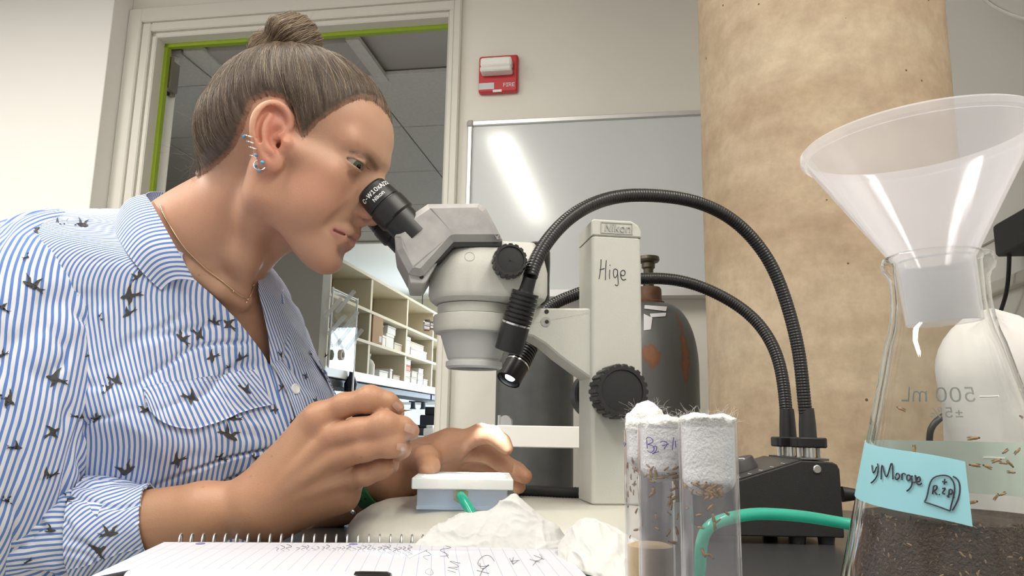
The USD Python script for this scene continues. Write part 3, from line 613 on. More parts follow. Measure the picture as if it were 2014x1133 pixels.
usdkit.material(stage, '/World/Looks/green_hose', {'p': ('principled_bsdf', dict(base_color=(0.02, 0.30, 0.20), roughness=0.18, subsurface_weight=0.4, subsurface_scale=0.006, subsurface_radius=(0.3, 1.0, 0.8)))}, [], surface='p.BSDF')
hp = [fc + [0, -.002, 0], fc + [.001, -.010, -.0005], fc + [.008, -.022, -.008], fc + [.016, -.033, -.022], [-.014, .630, .9085], [.02, .626, .9046], [.07, .616, .9046], [.105, .590, .9047], [.132, .562, .9055], PY(1395, 1037, .535), PY(1440, 1018, .54), PY(1490, 1011, .55), PY(1560, 1014, .56), PY(1625, 1023, .575), PY(1690, 1034, .575), PY(1790, 1046, .56), PY(1960, 1075, .52)]
solo('green_hose', tube(spline(hp, 160), .0042, 14), 'green_hose', 'translucent green rubber hose from the light box fitting across the bench', 'hose')
# ---------------------------------------------------------------- fibre lamp with two goosenecks
look('lamp_black', (0.012, 0.012, 0.012), 0.55, bump=0.3, bscale=1200)
look('lamp_panel', (0.060, 0.058, 0.058), 0.45)
look('gooseneck_black', (0.010, 0.010, 0.011), 0.28)
IY = 0.785
def IX(px, py, Y=IY): q = PY(px, py, Y); return (q[0], q[2])
i0 = PY(1540, 1048, IY); i0[2] = bz
t = thing('fibre_lamp', 'black fibre optic lamp box with two long goosenecks bent over the microscope', 'lamp', i0)
xL = IX(1404, 1040)[0]
zb_ = bz + .0075
side = smooth_poly([(xL, zb_), (IX(1661, 1046)[0], zb_), IX(1652, 924), IX(1647, 914), IX(1637, 909), IX(1577, 906), IX(1450, 946), (xL, IX(1404, 960)[1])], .0012)
part(t, 'housing', prism(side, IY, IY + .115, ch=.0012), 'lamp_black')
q0, q1 = np.array(IX(1452, 945)), np.array(IX(1574, 907)); e = (q1 - q0) / np.linalg.norm(q1 - q0); nn = np.array([-e[1], e[0]])
pl = Polygon([q0 + nn * .0003, q1 + nn * .0003, q1 + nn * .0012, q0 + nn * .0012])
part(t, 'control_panel', prism(pl, IY + .003, IY + .112), 'lamp_panel', False)
pl = [(IX(1577, 906)[0], IX(1577, 906)[1] + .0002), (IX(1634, 909)[0], IX(1577, 906)[1] + .0002), (IX(1634, 909)[0], IX(1577, 906)[1] + .0022), (IX(1577, 906)[0], IX(1577, 906)[1] + .0022)]
part(t, 'top_plate', prism(Polygon(pl), IY + .003, IY + .10, ch=.0008), 'lamp_panel', False)
dc = np.array([*(q0 + e * .018 + nn * .001)]); dw = np.array([dc[0], IY + .05, dc[1]]); dn = np.array([nn[0], 0, nn[1]])
m = 60; a = np.arange(m) * 2 * math.pi / m
dial = lathe([(0, 0), (.019, 0), (.0195, .002), (.0175, .012), (.0165, .013), (0, .013)], 40, dw, dn)
dp = part(t, 'dial', dial, 'lamp_panel')
part(dp, 'pointer', rod(dw + dn * .0132 + [e[0] * .002, -.004, e[1] * .002], dw + dn * .0132 + [e[0] * .004, -.0165, e[1] * .004], .0008, 8), 'etched_white')
tk = [cbox(q0[0] + e[0] * s - .001, q0[0] + e[0] * s + .003, IY + .008 + dy, IY + .0088 + dy, q0[1] + e[1] * s + .0012, q0[1] + e[1] * s + .0016) for s in (.004, .016, .028, .040, .052) for dy in (0, .006)]
part(t, 'scale_marks', join(*tk), 'etched_white', False)
for px in (1577, 1634):
    for Y in (IY + .012, IY + .095):
        x = IX(px, 1050)[0]; part(t, 'foot', lathe([(0, 0), (.0075, 0), (.0085, .0076), (0, .0076)], 18, (x, Y, bz)), 'black_rubber')
c = PY(1607, 923, IY); part(t, 'screw', rod(c + [0, -.0015, 0], c + [0, .001, 0], .0042, 16, .0008), 'satin_steel')
tz = IX(1577, 906)[1] + .0022
def neck_path(pts, n): return spline(np.array([PY(*p) for p in pts]), n)
def gooseneck(pts, sx, sY, head_pts, rh, lens='lamp_glow'):
    """corrugated metal hose from its socket to the lamp head"""
    top = PY(*pts[0])
    sock = np.array([top[0], sY, tz])
    part(t, 'socket', join(rod(sock, sock + [0, 0, .010], .0060, 18), *[rod(sock + [dx, dy, 0], sock + [dx, dy, .011], .0026, 10) for dx, dy in ((-.010, 0), (.010, 0), (0, -.009))]), 'satin_steel')
    cl = rbox(-.0165, .0165, -.0125, .0125, .010, .0205, .005, ch=.0012); cl.apply_translation(sock); part(t, 'socket_clamp', cl, 'scope_black')
    part(t, 'strain_sleeve', lathe([(0, .0205), (.0090, .0205), (.0086, .034), (.0078, .047), (.0074, .051), (0, .051)], 24, sock), 'black_rubber')
    W = neck_path(pts, 400); s = np.r_[0, np.cumsum(np.linalg.norm(np.diff(W, axis=0), axis=1))]
    N = int(s[-1] / .00062); W = spline(W, N); r = .0066 + .00055 * np.abs(np.sin(np.arange(N) * math.pi / 5.0))
    part(t, 'gooseneck', tube(W, r, 14), 'gooseneck_black', 60)
    h0, h1 = [PY(*p) for p in head_pts]; d = (h1 - h0) / np.linalg.norm(h1 - h0); L = np.linalg.norm(h1 - h0)
    prof = [(0, -.014), (.0062, -.014), (.0068, -.002), (.0075, 0), (rh * .93, 0)]
    fin = L * .52; k = 7
    for i in range(k):
        z0 = fin * i / k; z1 = fin * (i + .62) / k; z2 = fin * (i + 1) / k
        prof += [(rh * (.93 + .01 * i), z0), (rh * (.93 + .01 * i), z1), (rh * .80, z1 + .0003), (rh * .80, z2 - .0003)]
    prof += [(rh * .97, fin), (rh * .97, L), (rh * .80, L), (rh * .80, L - .004), (0, L - .004)]
    lh = part(t, 'lamp_head', lathe(prof, 40, h0, d), 'scope_black', 25)
    part(lh, 'silver_ring', lathe([(rh * .9, fin + .0002), (rh * 1.0, fin + .0002), (rh * 1.0, fin + .0020), (rh * .9, fin + .0020)], 40, h0, d), 'chrome')
    part(lh, 'bright_lens', lathe([(0, L - .0040), (rh * .42, L - .0040), (rh * .38, L - .0025), (0, L - .0018)], 24, h0, d), lens)
    return h0, h1, d
glow('lamp_glow', (0.85, 0.95, 1.0), 9); glow('lamp_glow_soft', (0.85, 0.95, 1.0), 1.5)
ga = gooseneck([(1588, 838, .82), (1582, 790, .82), (1572, 700, .822), (1548, 600, .825), (1510, 510, .825), (1450, 440, .82), (1370, 398, .80), (1290, 385, .78), (1210, 388, .76), (1140, 415, .74), (1090, 458, .722), (1058, 505, .710), (1043, 545, .703)], 0, .82, ((1034, 575, .700), (1000, 690, .712)), .0136, 'lamp_glow_soft')
gb = gooseneck([(1549, 838, .855), (1545, 795, .86), (1524, 690, .875), (1480, 625, .89), (1420, 583, .90), (1340, 553, .90), (1265, 548, .89), (1200, 556, .88), (1130, 580, .87), (1080, 605, .86), (1055, 640, .848), (1042, 668, .84)], 0, .855, ((1037, 680, .835), (1000, 748, .815)), .0136)
for nm, (h0, h1, d) in (('lamp_head_light', ga), ('lamp_head_light_001', gb)):
    L = UsdLux.SphereLight.Define(stage, '/World/' + nm)
    aim = np.array([-.019, .76, .99] if nm == 'lamp_head_light' else [-.036, .713, .966]) - h1; aim /= np.linalg.norm(aim)
    u = np.cross(aim, [0, 1, 0]); u /= np.linalg.norm(u)
    m = np.eye(4); m[0, :3] = u; m[1, :3] = np.cross(-aim, u); m[2, :3] = -aim; m[3, :3] = h1 + d * .0045
    L.AddTransformOp().Set(Gf.Matrix4d(m.tolist())); L.CreateRadiusAttr(.004); L.CreateIntensityAttr(4500); L.CreateColorAttr(Gf.Vec3f(.86, .95, 1.0))
    sh = UsdLux.ShapingAPI.Apply(L.GetPrim()); sh.CreateShapingConeAngleAttr(15); sh.CreateShapingConeSoftnessAttr(.5)
# its power cord round the back, and on to the right behind the flask
cp = [PY(1660, 975, IY + .03), PY(1690, 974, IY + .02), PY(1712, 955, IY), PY(1745, 925, IY), PY(1800, 905, IY), PY(1826, 880, .77), PY(1832, 842, .76), PY(1850, 822, .76), PY(1900, 818, .78), PY(1950, 830, .84), PY(2050, 850, .9)]
part(t, 'power_cord', tube(spline(cp, 80), .0032, 8), 'black_rubber', True)
part(t, 'cord_grommet', lathe([(0, 0), (.008, 0), (.006, .012), (.004, .02), (0, .02)], 16, PY(1656, 972, IY + .03), (1, -.1, 0)), 'black_rubber')
look('scope_grey2', (0.46, 0.47, 0.46), 0.4, bump=0.06, bscale=900)
# ---------------------------------------------------------------- strap lying on the base behind
t = thing('black_strap', 'black ribbed strap with silver tip lying behind the light box', 'strap', PY(1090, 968, .80))
q = spline([PY(1020, 970, .815), PY(1060, 966, .812), PY(1100, 967, .805), PY(1138, 971, .80)], 40); q[:, 2] = BT + .0056
part(t, 'band', tube(q, .0052 + .0004 * (np.arange(40) % 2), 8), 'matte_black', 60)
part(t, 'tip', rod(q[-1], q[-1] + [.004, -.001, 0], .0045, 10), 'chrome')
# ---------------------------------------------------------------- gas cylinders behind the bench, rail in front of them
look('cylinder_grey', (0.085, 0.09, 0.09), 0.38, vary=0.3, scale=14)
usdkit.material(stage, '/World/Looks/cylinder_rust', {'g': ('geometry', {}), 'n': ('noise_texture', dict(scale=11, detail=6, roughness=0.65)), 'm': ('mapping', dict(scale=(2.2, 2.2, 0.5))), 'n2': ('noise_texture', dict(scale=9, detail=5)), 'mu': ('math', dict(math_type='multiply')), 'r': ('rgb_ramp', {'ramp': [(0.315, (0.105, 0.108, 0.108)), (0.345, (0.17, 0.07, 0.035)), (0.40, (0.22, 0.09, 0.04))]}), 'p': ('principled_bsdf', dict(roughness=0.4))},
    [('g.position', 'n.vector'), ('g.position', 'm.vector'), ('m.vector', 'n2.vector'), ('n.fac', 'mu.value1'), ('n2.fac', 'mu.value2'), ('mu.value', 'r.fac'), ('r.color', 'p.base_color')], surface='p.BSDF')
look('rust_brown', (0.16, 0.075, 0.04), 0.6, vary=0.4, scale=60)
look('valve_brass', (0.10, 0.085, 0.06), 0.4, metal=0.5)
cy1 = PY(1279, 800, 1.80); r1 = .1135; z1 = lambda py: PY(1279, py, 1.80)[2]
b1 = np.array([cy1[0], cy1[1], 0])
t = thing('gas_cylinder', 'grey gas cylinder with rust stains and a hand valve behind the microscope post', 'gas cylinder', b1)
prof = [(0, 0), (r1 - .01, 0), (r1, .015)] + [(r1, z) for z in np.linspace(.1, z1(730), 8)]
for a in np.linspace(0, 1, 14)[1:]:
    w = a * math.pi / 2; prof.append((.028 + (r1 - .028) * math.cos(w) ** .8, z1(730) + (z1(598) - z1(730)) * math.sin(w)))
part(t, 'body', lathe(prof + [(0, z1(598))], 64, b1), 'cylinder_rust')
part(t, 'neck_ring', lathe([(0, z1(600)), (.036, z1(600)), (.037, z1(595)), (.031, z1(592)), (.030, z1(570)), (.027, z1(566)), (0, z1(566))], 40, b1), 'rust_brown')
part(t, 'valve_body', lathe([(0, z1(567)), (.013, z1(567)), (.013, z1(552)), (.018, z1(551)), (.018, z1(546)), (.011, z1(542)), (.012, z1(530)), (.016, z1(527)), (.016, z1(518)), (0, z1(518))], 24, b1), 'valve_brass')
part(t, 'hand_wheel', lathe([(0, z1(519)), (.012, z1(519)), (.024, z1(516)), (.027, z1(512)), (.026, z1(506)), (.012, z1(503)), (0, z1(503))], 30, b1), 'valve_brass')
gcx = PY(1166, 549, 1.72)
gg = part(t, 'gauge', join(lathe([(0, -.01), (.028, -.01), (.028, .012), (.024, .012), (.024, .006), (0, .006)], 36, gcx, (0, -1, 0)), tube(spline([gcx + [0, .008, -.01], gcx + [.03, .03, -.02], b1 + [-.01, 0, z1(549)]], 12), .006, 8)), 'dark_plastic')
part(gg, 'gauge_face', lathe([(0, .0061), (.0235, .0061), (.0235, .0068), (0, .0068)], 30, gcx, (0, -1, 0)), 'box_white')
def on_cyl(px, py):
    o = CC; d = ray(px, py); ox, oy = o[0] - b1[0], o[1] - b1[1]; A = d[0] ** 2 + d[1] ** 2; Bq = ox * d[0] + oy * d[1]; pz = PY(px, py, 1.7)[2]
    rr = np.interp(pz, [p[1] for p in prof], [p[0] for p in prof]) + .0012; C_ = ox * ox + oy * oy - rr * rr; s = (-Bq - math.sqrt(max(Bq * Bq - A * C_, 0))) / A; return o + d * s
for nm, quad in (('paper_tag', ((1266, 617), (1283, 625), (1280, 648), (1266, 650))), ('paper_tag', ((1268, 600), (1312, 603), (1310, 612), (1267, 607))), ('paper_tag', ((1278, 617), (1310, 615), (1309, 622), (1280, 624)))):
    qd = np.array(quad, float); G = np.array([[on_cyl(*((1 - u) * ((1 - v) * qd[0] + v * qd[3]) + u * ((1 - v) * qd[1] + v * qd[2]))) for u in np.linspace(0, 1, 6)] for v in np.linspace(0, 1, 5)])
    part(t, nm, sheet(G), 'paper', True)
cy2 = PY(1051, 800, 1.98); r2 = .100; z2 = lambda py: PY(1057, py, 1.98)[2]; b2 = np.array([cy2[0], cy2[1], 0])
t = thing('gas_cylinder', 'dark grey capped gas cylinder half hidden by the microscope arm', 'gas cylinder', b2)
prof2 = [(0, 0), (r2 - .01, 0), (r2, .015)] + [(r2, z) for z in np.linspace(.1, z2(690), 8)] + [(.036 + (r2 - .036) * math.cos(w) ** .8, z2(690) + (z2(605) - z2(690)) * math.sin(w)) for w in np.linspace(0, math.pi / 2, 12)[1:]]
part(t, 'body', lathe(prof2 + [(0, z2(605))], 64, b2), 'cylinder_grey')
part(t, 'valve_cap', lathe([(0, z2(606)), (.040, z2(606)), (.041, z2(598)), (.037, z2(588)), (.036, z2(560)), (.0375, z2(520)), (.037, z2(497)), (.030, z2(483)), (.018, z2(478)), (0, z2(477))], 40, b2), 'cylinder_cap')
look('cylinder_cap', (0.045, 0.042, 0.038), 0.25, metal=0.4, vary=0.3, scale=40)
ry = 1.64
rl, rr_ = PY(975, 857, ry), PY(1430, 860, ry)
t = thing('cylinder_rail', 'white horizontal rail in front of the gas cylinders', 'rail', (rl[0], ry, 0))
part(t, 'bar', cbox(rl[0], rr_[0], ry - .012, ry + .012, PY(975, 879, ry)[2], PY(975, 836, ry)[2], .002), 'white_paint', False)
for x in (rl[0] + .35, rr_[0] - .04): part(t, 'post', cbox(x, x + .03, ry + .0125, ry + .04, 0, PY(975, 850, ry)[2], .002), 'white_paint', False)
cpt = PY(982, 828, ry)
part(t, 'clip', join(rod(cpt + [0, 0, -.015], cpt + [0, 0, .012], .004, 8), lathe([(0, -.006), (.014, -.006), (.014, .006), (0, .006)], 16, cpt + [.014, 0, -.002], (0.3, 1, 0))), 'satin_steel')
# ---------------------------------------------------------------- glassware
def lookglass(name, color, rough=0.0, ior=1.47):
    usdkit.material(stage, '/World/Looks/' + name, {'p': ('principled_bsdf', dict(base_color=color, roughness=rough, transmission_weight=1.0, ior=ior))}, [], surface='p.BSDF')
n_ = {'t': ('transparent_bsdf', dict(color=(0.985, 0.99, 0.985))), 'g': ('glossy_bsdf', dict(color=(1, 1, 1), roughness=0.01)), 'm': ('mix_closure', {}), 'gl': ('glass_bsdf', dict(color=(0.93, 0.96, 0.94), roughness=0.0, IOR=1.45)), 'w': ('layer_weight', dict(blend=0.5)), 'wr': ('map_range', dict(from_min=0.62, from_max=0.86, to_min=0.0, to_max=1.0, clamp=True)), 'm2': ('mix_closure', {})}
l_ = [('t.BSDF', 'm.closure1'), ('g.BSDF', 'm.closure2'), ('w.facing', 'wr.value'), ('wr.result', 'm2.fac'), ('m.closure', 'm2.closure1'), ('gl.BSDF', 'm2.closure2')]
schlick(n_, l_, 0.022); l_.append(('f.value', 'm.fac'))
usdkit.material(stage, '/World/Looks/flask_glass', n_, l_, surface='m2.closure')
pane('vial_plastic', (0.975, 0.975, 0.985), 0.03, 1.42, 0.05, (0.85, 0.85, 0.9))
look('cotton', (0.74, 0.74, 0.73), 0.95, bump=0.5, bscale=700, vary=0.05, scale=200)
look('fly_food', (0.50, 0.35, 0.15), 0.6, color2=(0.62, 0.49, 0.28), scale=120)
look('fly_brown', (0.19, 0.095, 0.03), 0.4, color2=(0.36, 0.21, 0.08), scale=260)
look('fly_dark', (0.055, 0.035, 0.022), 0.45, color2=(0.10, 0.06, 0.035), scale=200)
def vial(name, label, x, y, h, cot, food, fluff, seed):
    r = np.random.default_rng(seed)
    t = thing(name, label, 'vial', (x, y, bz)); R, w = .0125, .0009; o = (x, y, bz + .0002)
    part(t, 'tube', lathe([(0, 0), (R - .002, 0), (R, .002), (R, h - .0004), (R - w / 2, h), (R - w, h - .0004), (R - w, .0025), (R - w - .0015, .0012), (0, .0012)], 56, o), 'vial_plastic', 40)
    # cotton plug: a lumpy column bulging out above the rim
    n, m = 46, 48; zz = np.linspace(-cot, fluff, n); g = np.arange(m) * 2 * math.pi / m
    u = np.linspace(0, 1, n); rad = (R - w - .0004) * np.minimum(1, np.minimum(np.sqrt(np.clip(1 - (1 - np.clip(u / .22, 0, 1)) ** 2, 0, 1)), 1)) * np.where(zz > 0, np.sqrt(np.clip(1 - (zz / (fluff + 1e-6)) ** 2.2, 0, 1)), 1)
    pts = np.stack([rad[:, None] * np.cos(g), rad[:, None] * np.sin(g), np.broadcast_to(zz[:, None], (n, m))], -1)
    k = meshkit.fbm(pts * 160 + seed * 7, 3, seed) - .5
    f = np.where(zz > -.001, 1.0, .0)[:, None]
    pts[..., :2] *= (1 + (k * (.10 + .45 * f)) * np.where(f > 0, 1, np.where(k > 0, 0, 1)))[..., None]
    pts[..., 2] += k * .008 * (f + .5 * (u[:, None] < .15))
    part(t, 'cotton_plug', trimesh.Trimesh(pts.reshape(-1, 3) + [x, y, bz + h], grid_faces(n, m), process=False), 'cotton', True)
    # stray fibres round the plug's top
    P_, cnt = [], []
    for _ in range(150):
        a, z = r.uniform(0, 2 * math.pi), r.uniform(.05, .95) * fluff; rr = R * .9 * math.sqrt(max(1 - (z / fluff) ** 2.2, 0))
        p = np.array([x + rr * math.cos(a), y + rr * math.sin(a), bz + h + z]); d = np.array([math.cos(a), math.sin(a), r.uniform(0, 1.2)]) * .0003; q = [p]
        for _k in range(5): d = d + r.normal(0, .0003, 3); q.append(q[-1] + d)
        P_ += q; cnt.append(6)
    c = UsdGeom.BasisCurves.Define(stage, t + '/cotton_fibres'); c.CreateTypeAttr('linear'); c.CreateCurveVertexCountsAttr(cnt)
    c.CreatePointsAttr(Vt.Vec3fArray.FromNumpy((np.array(P_) - _base[t]).astype(np.float32))); c.CreateWidthsAttr([.00005]); c.SetWidthsInterpolation('constant')
    UsdShade.MaterialBindingAPI.Apply(c.GetPrim()).Bind(UsdShade.Material.Get(stage, '/World/Looks/cotton')); c.GetPrim().SetCustomDataByKey('kind', 'stuff')
    if food:
        ri = R - w - .0002
        part(t, 'food_layer', lathe([(0, .0014), (ri - .002, .0014), (ri, .003), (ri, food), (ri * .7, food + .0012), (0, food + .0005)], 40, o), 'fly_food')
    return t, R, w
v1 = PY(1393, 900, .335); v2 = PY(1307, 900, .366); v3 = PY(1276, 900, .402)
hz = lambda py, px, Y: PY(px, py, Y)[2] - bz
VI = [('nearest clear fly vial with tall white cotton plug and green hose seen through', v1, hz(832, 1393, .335), .0305, .004, .0042, 5), ('middle fly vial with dark handwriting on it and a cotton plug', v2, hz(836, 1307, .366), .026, .014, .004, 9), ('rear fly vial on the left with fluffy cotton and tan food', v3, hz(846, 1276, .402), .0205, .052, .0135, 12)]
VT = [(vial('fly_vial', l, v[0], v[1], h, ct, fd, fl, sd), v, h, ct) for l, v, h, ct, fd, fl, sd in VI]
# lettering inked on the middle and rear vials
def vput(v, px0, px1, s=1.0, R=.01258):
    def on(px, py):
        o = CC; d = ray(px, py); ox, oy = o[0] - v[0], o[1] - v[1]; A = d[0] ** 2 + d[1] ** 2; Bq = ox * d[0] + oy * d[1]; C_ = ox * ox + oy * oy - R * R
        return o + d * ((-Bq - math.sqrt(max(Bq * Bq - A * C_, 0))) / A)
    return on
on = vput(v2, 0, 0)
ink1 = [[(1272, 865), (1273, 882)], [(1271, 864), (1281, 862), (1284, 869), (1274, 874), (1284, 877), (1286, 885), (1273, 886)], [(1285, 880), (1291, 878), (1291, 885), (1284, 892), (1296, 888)],
        [(1299, 871), (1309, 869), (1312, 872), (1308, 880), (1306, 884)], [(1302, 877), (1316, 873)], [(1325, 860), (1322, 885)], [(1328, 867), (1329, 880)], [(1333, 866), (1341, 866), (1338, 880)]]
part(VT[1][0][0], 'handwriting', strokes(ink1, on, .00019, 5, 4), 'blue_ink')
on3 = vput(v3, 0, 0)
part(VT[2][0][0], 'handwriting', strokes([[(1226, 872), (1230, 871), (1228, 878)], [(1226, 875), (1231, 874)]], on3, .00019, 5, 4), 'blue_ink')
# flies: one built with body, head and wings, the rest refer to it
def fly_meshes():
    b = trimesh.creation.icosphere(2, 1.0); b.apply_scale([.00135, .00052, .00048]); v = np.array(b.vertices); v[:, 1:] *= (1 - .25 * np.clip(v[:, :1] / -.00135, -.6, 1)); b.vertices = v
    h = trimesh.creation.icosphere(1, .00038); h.apply_translation([.00145, 0, .0001])
    w = []
    for s in (-1, 1):
        q = [(math.cos(a) * .0010 - .0011, s * .00035 + math.sin(a) * .00032) for a in np.linspace(0, 2 * math.pi, 13)[:-1]]
        m = trimesh.creation.extrude_polygon(Polygon(q), .00003, engine='earcut'); m.apply_translation([0, 0, .00046]); w.append(m)
    return b, h, w
fb, fh, fw = fly_meshes()
pane('fly_wing', (0.75, 0.68, 0.55), 0.2, 1.5, 0.35, (0.45, 0.35, 0.22))
_flyproto = [None]
def fly(label, group, pos, X, Z, s, dark=False):
    X = X / np.linalg.norm(X); Z = Z - X * (Z @ X); Z /= np.linalg.norm(Z); Y = np.cross(Z, X)
    p = _path('/World', 'fruit_fly'); x = UsdGeom.Xform.Define(stage, p)
    m = np.eye(4); m[0, :3] = X * s; m[1, :3] = Y * s; m[2, :3] = Z * s; m[3, :3] = pos
    x.AddTransformOp().Set(Gf.Matrix4d(m.tolist())); _base[p] = np.zeros(3)
    if _flyproto[0] is None:
        _flyproto[0] = p
        part(p, 'body', fb, 'fly_brown', True); part(p, 'head', fh, 'fly_dark', True)
        for w in fw: part(p, 'wing', w, 'fly_wing', False)
    else:
        x.GetPrim().GetReferences().AddInternalReference(_flyproto[0]); x.GetPrim().SetInstanceable(True)
    keys(x.GetPrim(), label, 'fly', group)
fr = np.random.default_rng(31)
def vflies(v, h, cot, label, group, items):
    """flies on the wall and the plug of a vial: sight positions spread where the photograph shows them"""
    for px, py, sc in items:
        o = vput(v, 0, 0, R=.01125)(px, py); nrm = np.array([o[0] - v[0], o[1] - v[1], 0]); nrm /= np.linalg.norm(nrm)
        tg = np.cross(nrm, [0, 0, 1]); a = fr.uniform(0, 2 * math.pi)
        hi = (py - 566) < 0; wh = ('low on the glass', 'at the cotton plug')[int(o[2] > bz + h - cot - .006)]
        fly(label + ', ' + wh, group + (' on the glass', ' at the cotton')[int(o[2] > bz + h - cot - .006)], o - nrm * .0002, tg * math.cos(a) + np.array([0, 0, 1]) * math.sin(a), -nrm, sc * fr.uniform(.85, 1.15))
def around(n, x0, x1, y0, y1, s0=.7, s1=1.1): return [(fr.uniform(x0, x1), fr.uniform(y0, y1), fr.uniform(s0, s1)) for _ in range(n)]
it = [(1366, 953, 1.1), (1384, 958, 1.1), (1397, 998, 1.1), (1403, 1017, 1.2), (1406, 1034, 1.1), (1383, 1088, 1.0), (1431, 1010, .8), (1346, 955, 1.0), (1350, 1000, .9), (1377, 1038, 1.0)] + [(1400 + fr.normal(4, 16), 958 + fr.normal(8, 8), fr.uniform(.8, 1.1)) for _ in range(24)] + around(4, 1348, 1445, 985, 1110)
vflies(v1, *VT[0][2:], 'brown fly inside the nearest vial', 'fruit flies in the nearest vial', [q for q in it if 1344 < q[0] < 1444])
it = [(1275, 917, 1.1), (1289, 928, 1.0), (1299, 940, 1.0), (1323, 932, 1.1), (1281, 972, 1.1), (1278, 940, 1.0), (1326, 962, 1.1), (1325, 981, 1.1), (1321, 995, 1.2), (1323, 1067, 1.1), (1332, 1044, 1.0)] + [(1305 + fr.normal(0, 24), 935 + fr.normal(6, 12), fr.uniform(.8, 1.1)) for _ in range(14)] + around(9, 1262, 1340, 950, 1050)
vflies(v2, *VT[1][2:], 'brown fly inside the middle vial', 'fruit flies in the middle vial', [q for q in it if 1262 < q[0] < 1352])
it = [(1243, 906, 1.1), (1233, 917, 1.3), (1249, 924, 1.2), (1240, 938, 1.0), (1239, 962, .9), (1245, 969, .8), (1234, 997, 1.0), (1251, 1005, .8), (1252, 1042, 1.1), (1238, 1056, .8)] + around(8, 1231, 1258, 915, 1010)
vflies(v3, *VT[2][2:], 'brown fly inside the rear left vial', 'fruit flies in the rear vial', it)
# ---------------------------------------------------------------- conical flask of dead flies, with funnel and sticky label
fx, fy = PY(1866, 800, .30)[:2]; FO = np.array([fx, fy, bz])
t = thing('conical_flask', 'clear glass conical flask half full of dead flies at the right edge', 'flask', FO)
out = [(0, 0), (.046, 0), (.051, .0015), (.0530, .006), (.0522, .013), (.0495, .024)]
zs = np.linspace(.03, .145, 14); out += [(.0482 - (.0482 - .0212) * ((z - .03) / .115), z) for z in zs]
out += [(.0196, .150), (.0184, .156), (.0178, .162), (.0178, .1705), (.0186, .1730), (.0200, .1745), (.0206, .1772), (.0200, .1798), (.0186, .1806)]
inn = [(max(r - .0019, .0), z) for r, z in out[4:-5]]
inner = [(.0165, .1800), (.0160, .176), (.0159, .170), (.0160, .162), (.0166, .156)] + inn[::-1][4:] + [(.046, .0035), (0, .0025)]
inner = [(.0168, .1802), (.0160, .1775), (.0159, .162), (.0166, .156), (.0178, .150)] + [(r - .0018, z) for r, z in zip([.0482 - (.0482 - .0212) * ((z - .03) / .115) for z in zs], zs)][::-1] + [(.0477, .024), (.0503, .013), (.0508, .007), (.048, .0032), (0, .0026)]
part(t, 'glass_body', lathe(out + inner, 96, FO), 'flask_glass', 40)
def r_out(z): return np.interp(z, [p[1] for p in out], [p[0] for p in out])
def on_flask(px, py, off=.0003, back=False):
    """where the sight line meets the flask's skin"""
    d = ray(px, py); s = np.linspace(.2, .42, 4000) if not back else np.linspace(.42, .2, 4000)
    q = CC + d * s[:, None]; f = np.hypot(q[:, 0] - fx, q[:, 1] - fy) - (r_out(q[:, 2] - bz) + off)
    i = np.nonzero(f < 0)[0]
    return q[i[0]] if len(i) else None
# printed graduations on the far side, read in reverse through the glass
look('print_white', (0.85, 0.85, 0.83), 0.6)
def far_print(s_txt, h, zc, ang):
    m = meshkit.text_mesh(s_txt, h, .0001); v = np.array(m.vertices); v[:, 0] -= v[:, 0].mean(); v, f = trimesh.remesh.subdivide_to_size(v, m.faces, .003)
    q = []
    for x, y, z in v:
        r = r_out(zc + y) + .00015 + z; a = ang + x / r_out(zc); q.append([fx + r * math.cos(a), fy + r * math.sin(a), bz + zc + y])
    return trimesh.Trimesh(np.array(q), f, process=False)
A0_ = math.radians(90 - math.degrees(math.atan2(fx, fy)))
marks = [far_print('500 mL', .0060, .1235, A0_ + .0), far_print('\u00b15%', .0042, .1170, A0_ + .1)]
def tick(zc, a0, a1):
    q = []
    for a in np.linspace(a0, a1, 10): q.append([fx + (r_out(zc) + .0002) * math.cos(a), fy + (r_out(zc) + .0002) * math.sin(a), bz + zc])
    return tube(q, .0004, 5)
marks += [tick(.1255, A0_ - .75, A0_ - .45), tick(.1010, A0_ - .62, A0_ - .35)]
part(t, 'printed_scale', join(*marks), 'print_white', False)
# the heap of flies: a granular body and grains against the glass
pz = .0795
hp_ = [(0, .003), (.047, .0042)] + [(r_out(z) - .0024, z) for z in np.linspace(.008, pz, 16)]
top = [(r_out(pz) * k, pz + .001 * math.sin(k * 9)) for k in (.8, .6, .4, .2)] + [(0, pz + .002)]
look('fly_heap', (0.014, 0.007, 0.003), 0.8, color2=(0.040, 0.020, 0.008), scale=420, bump=0.8, bscale=900)
part(t, 'fly_heap', lathe(hp_ + top, 80, FO), 'fly_heap', 40, kind='stuff')
gr = np.random.default_rng(3)
NG = 5200; gz = gr.uniform(.012, pz + .001, NG); ga = gr.uniform(-math.pi, 0, NG)
pi_ = UsdGeom.PointInstancer.Define(stage, t + '/fly_grains')
grain = trimesh.creation.icosphere(1, 1.0); grain.apply_scale([.00105, .00034, .00034]); v = np.array(grain.vertices); v[:, 2] += .00012 * (v[:, 0] / .001) ** 2; grain.vertices = v
UsdGeom.Xform.Define(stage, t + '/fly_grains/grains')
for i, (mt, cl) in enumerate((('grain_dark', (0.030, 0.017, 0.009)), ('grain_mid', (0.080, 0.042, 0.018)), ('grain_pale', (0.20, 0.125, 0.062)))):
    look(mt, cl, 0.5); usdkit.mesh(stage, t + f'/fly_grains/grains/grain_{i:03d}', grain, '/World/Looks/' + mt, True)
pi_.CreatePrototypesRel().SetTargets([Sdf.Path(t + f'/fly_grains/grains/grain_{i:03d}') for i in range(3)])
rg = r_out(gz) - .0027 - gr.uniform(0, .0006, NG)
pos = np.stack([rg * np.cos(ga), rg * np.sin(ga), gz], -1)
q_ = []
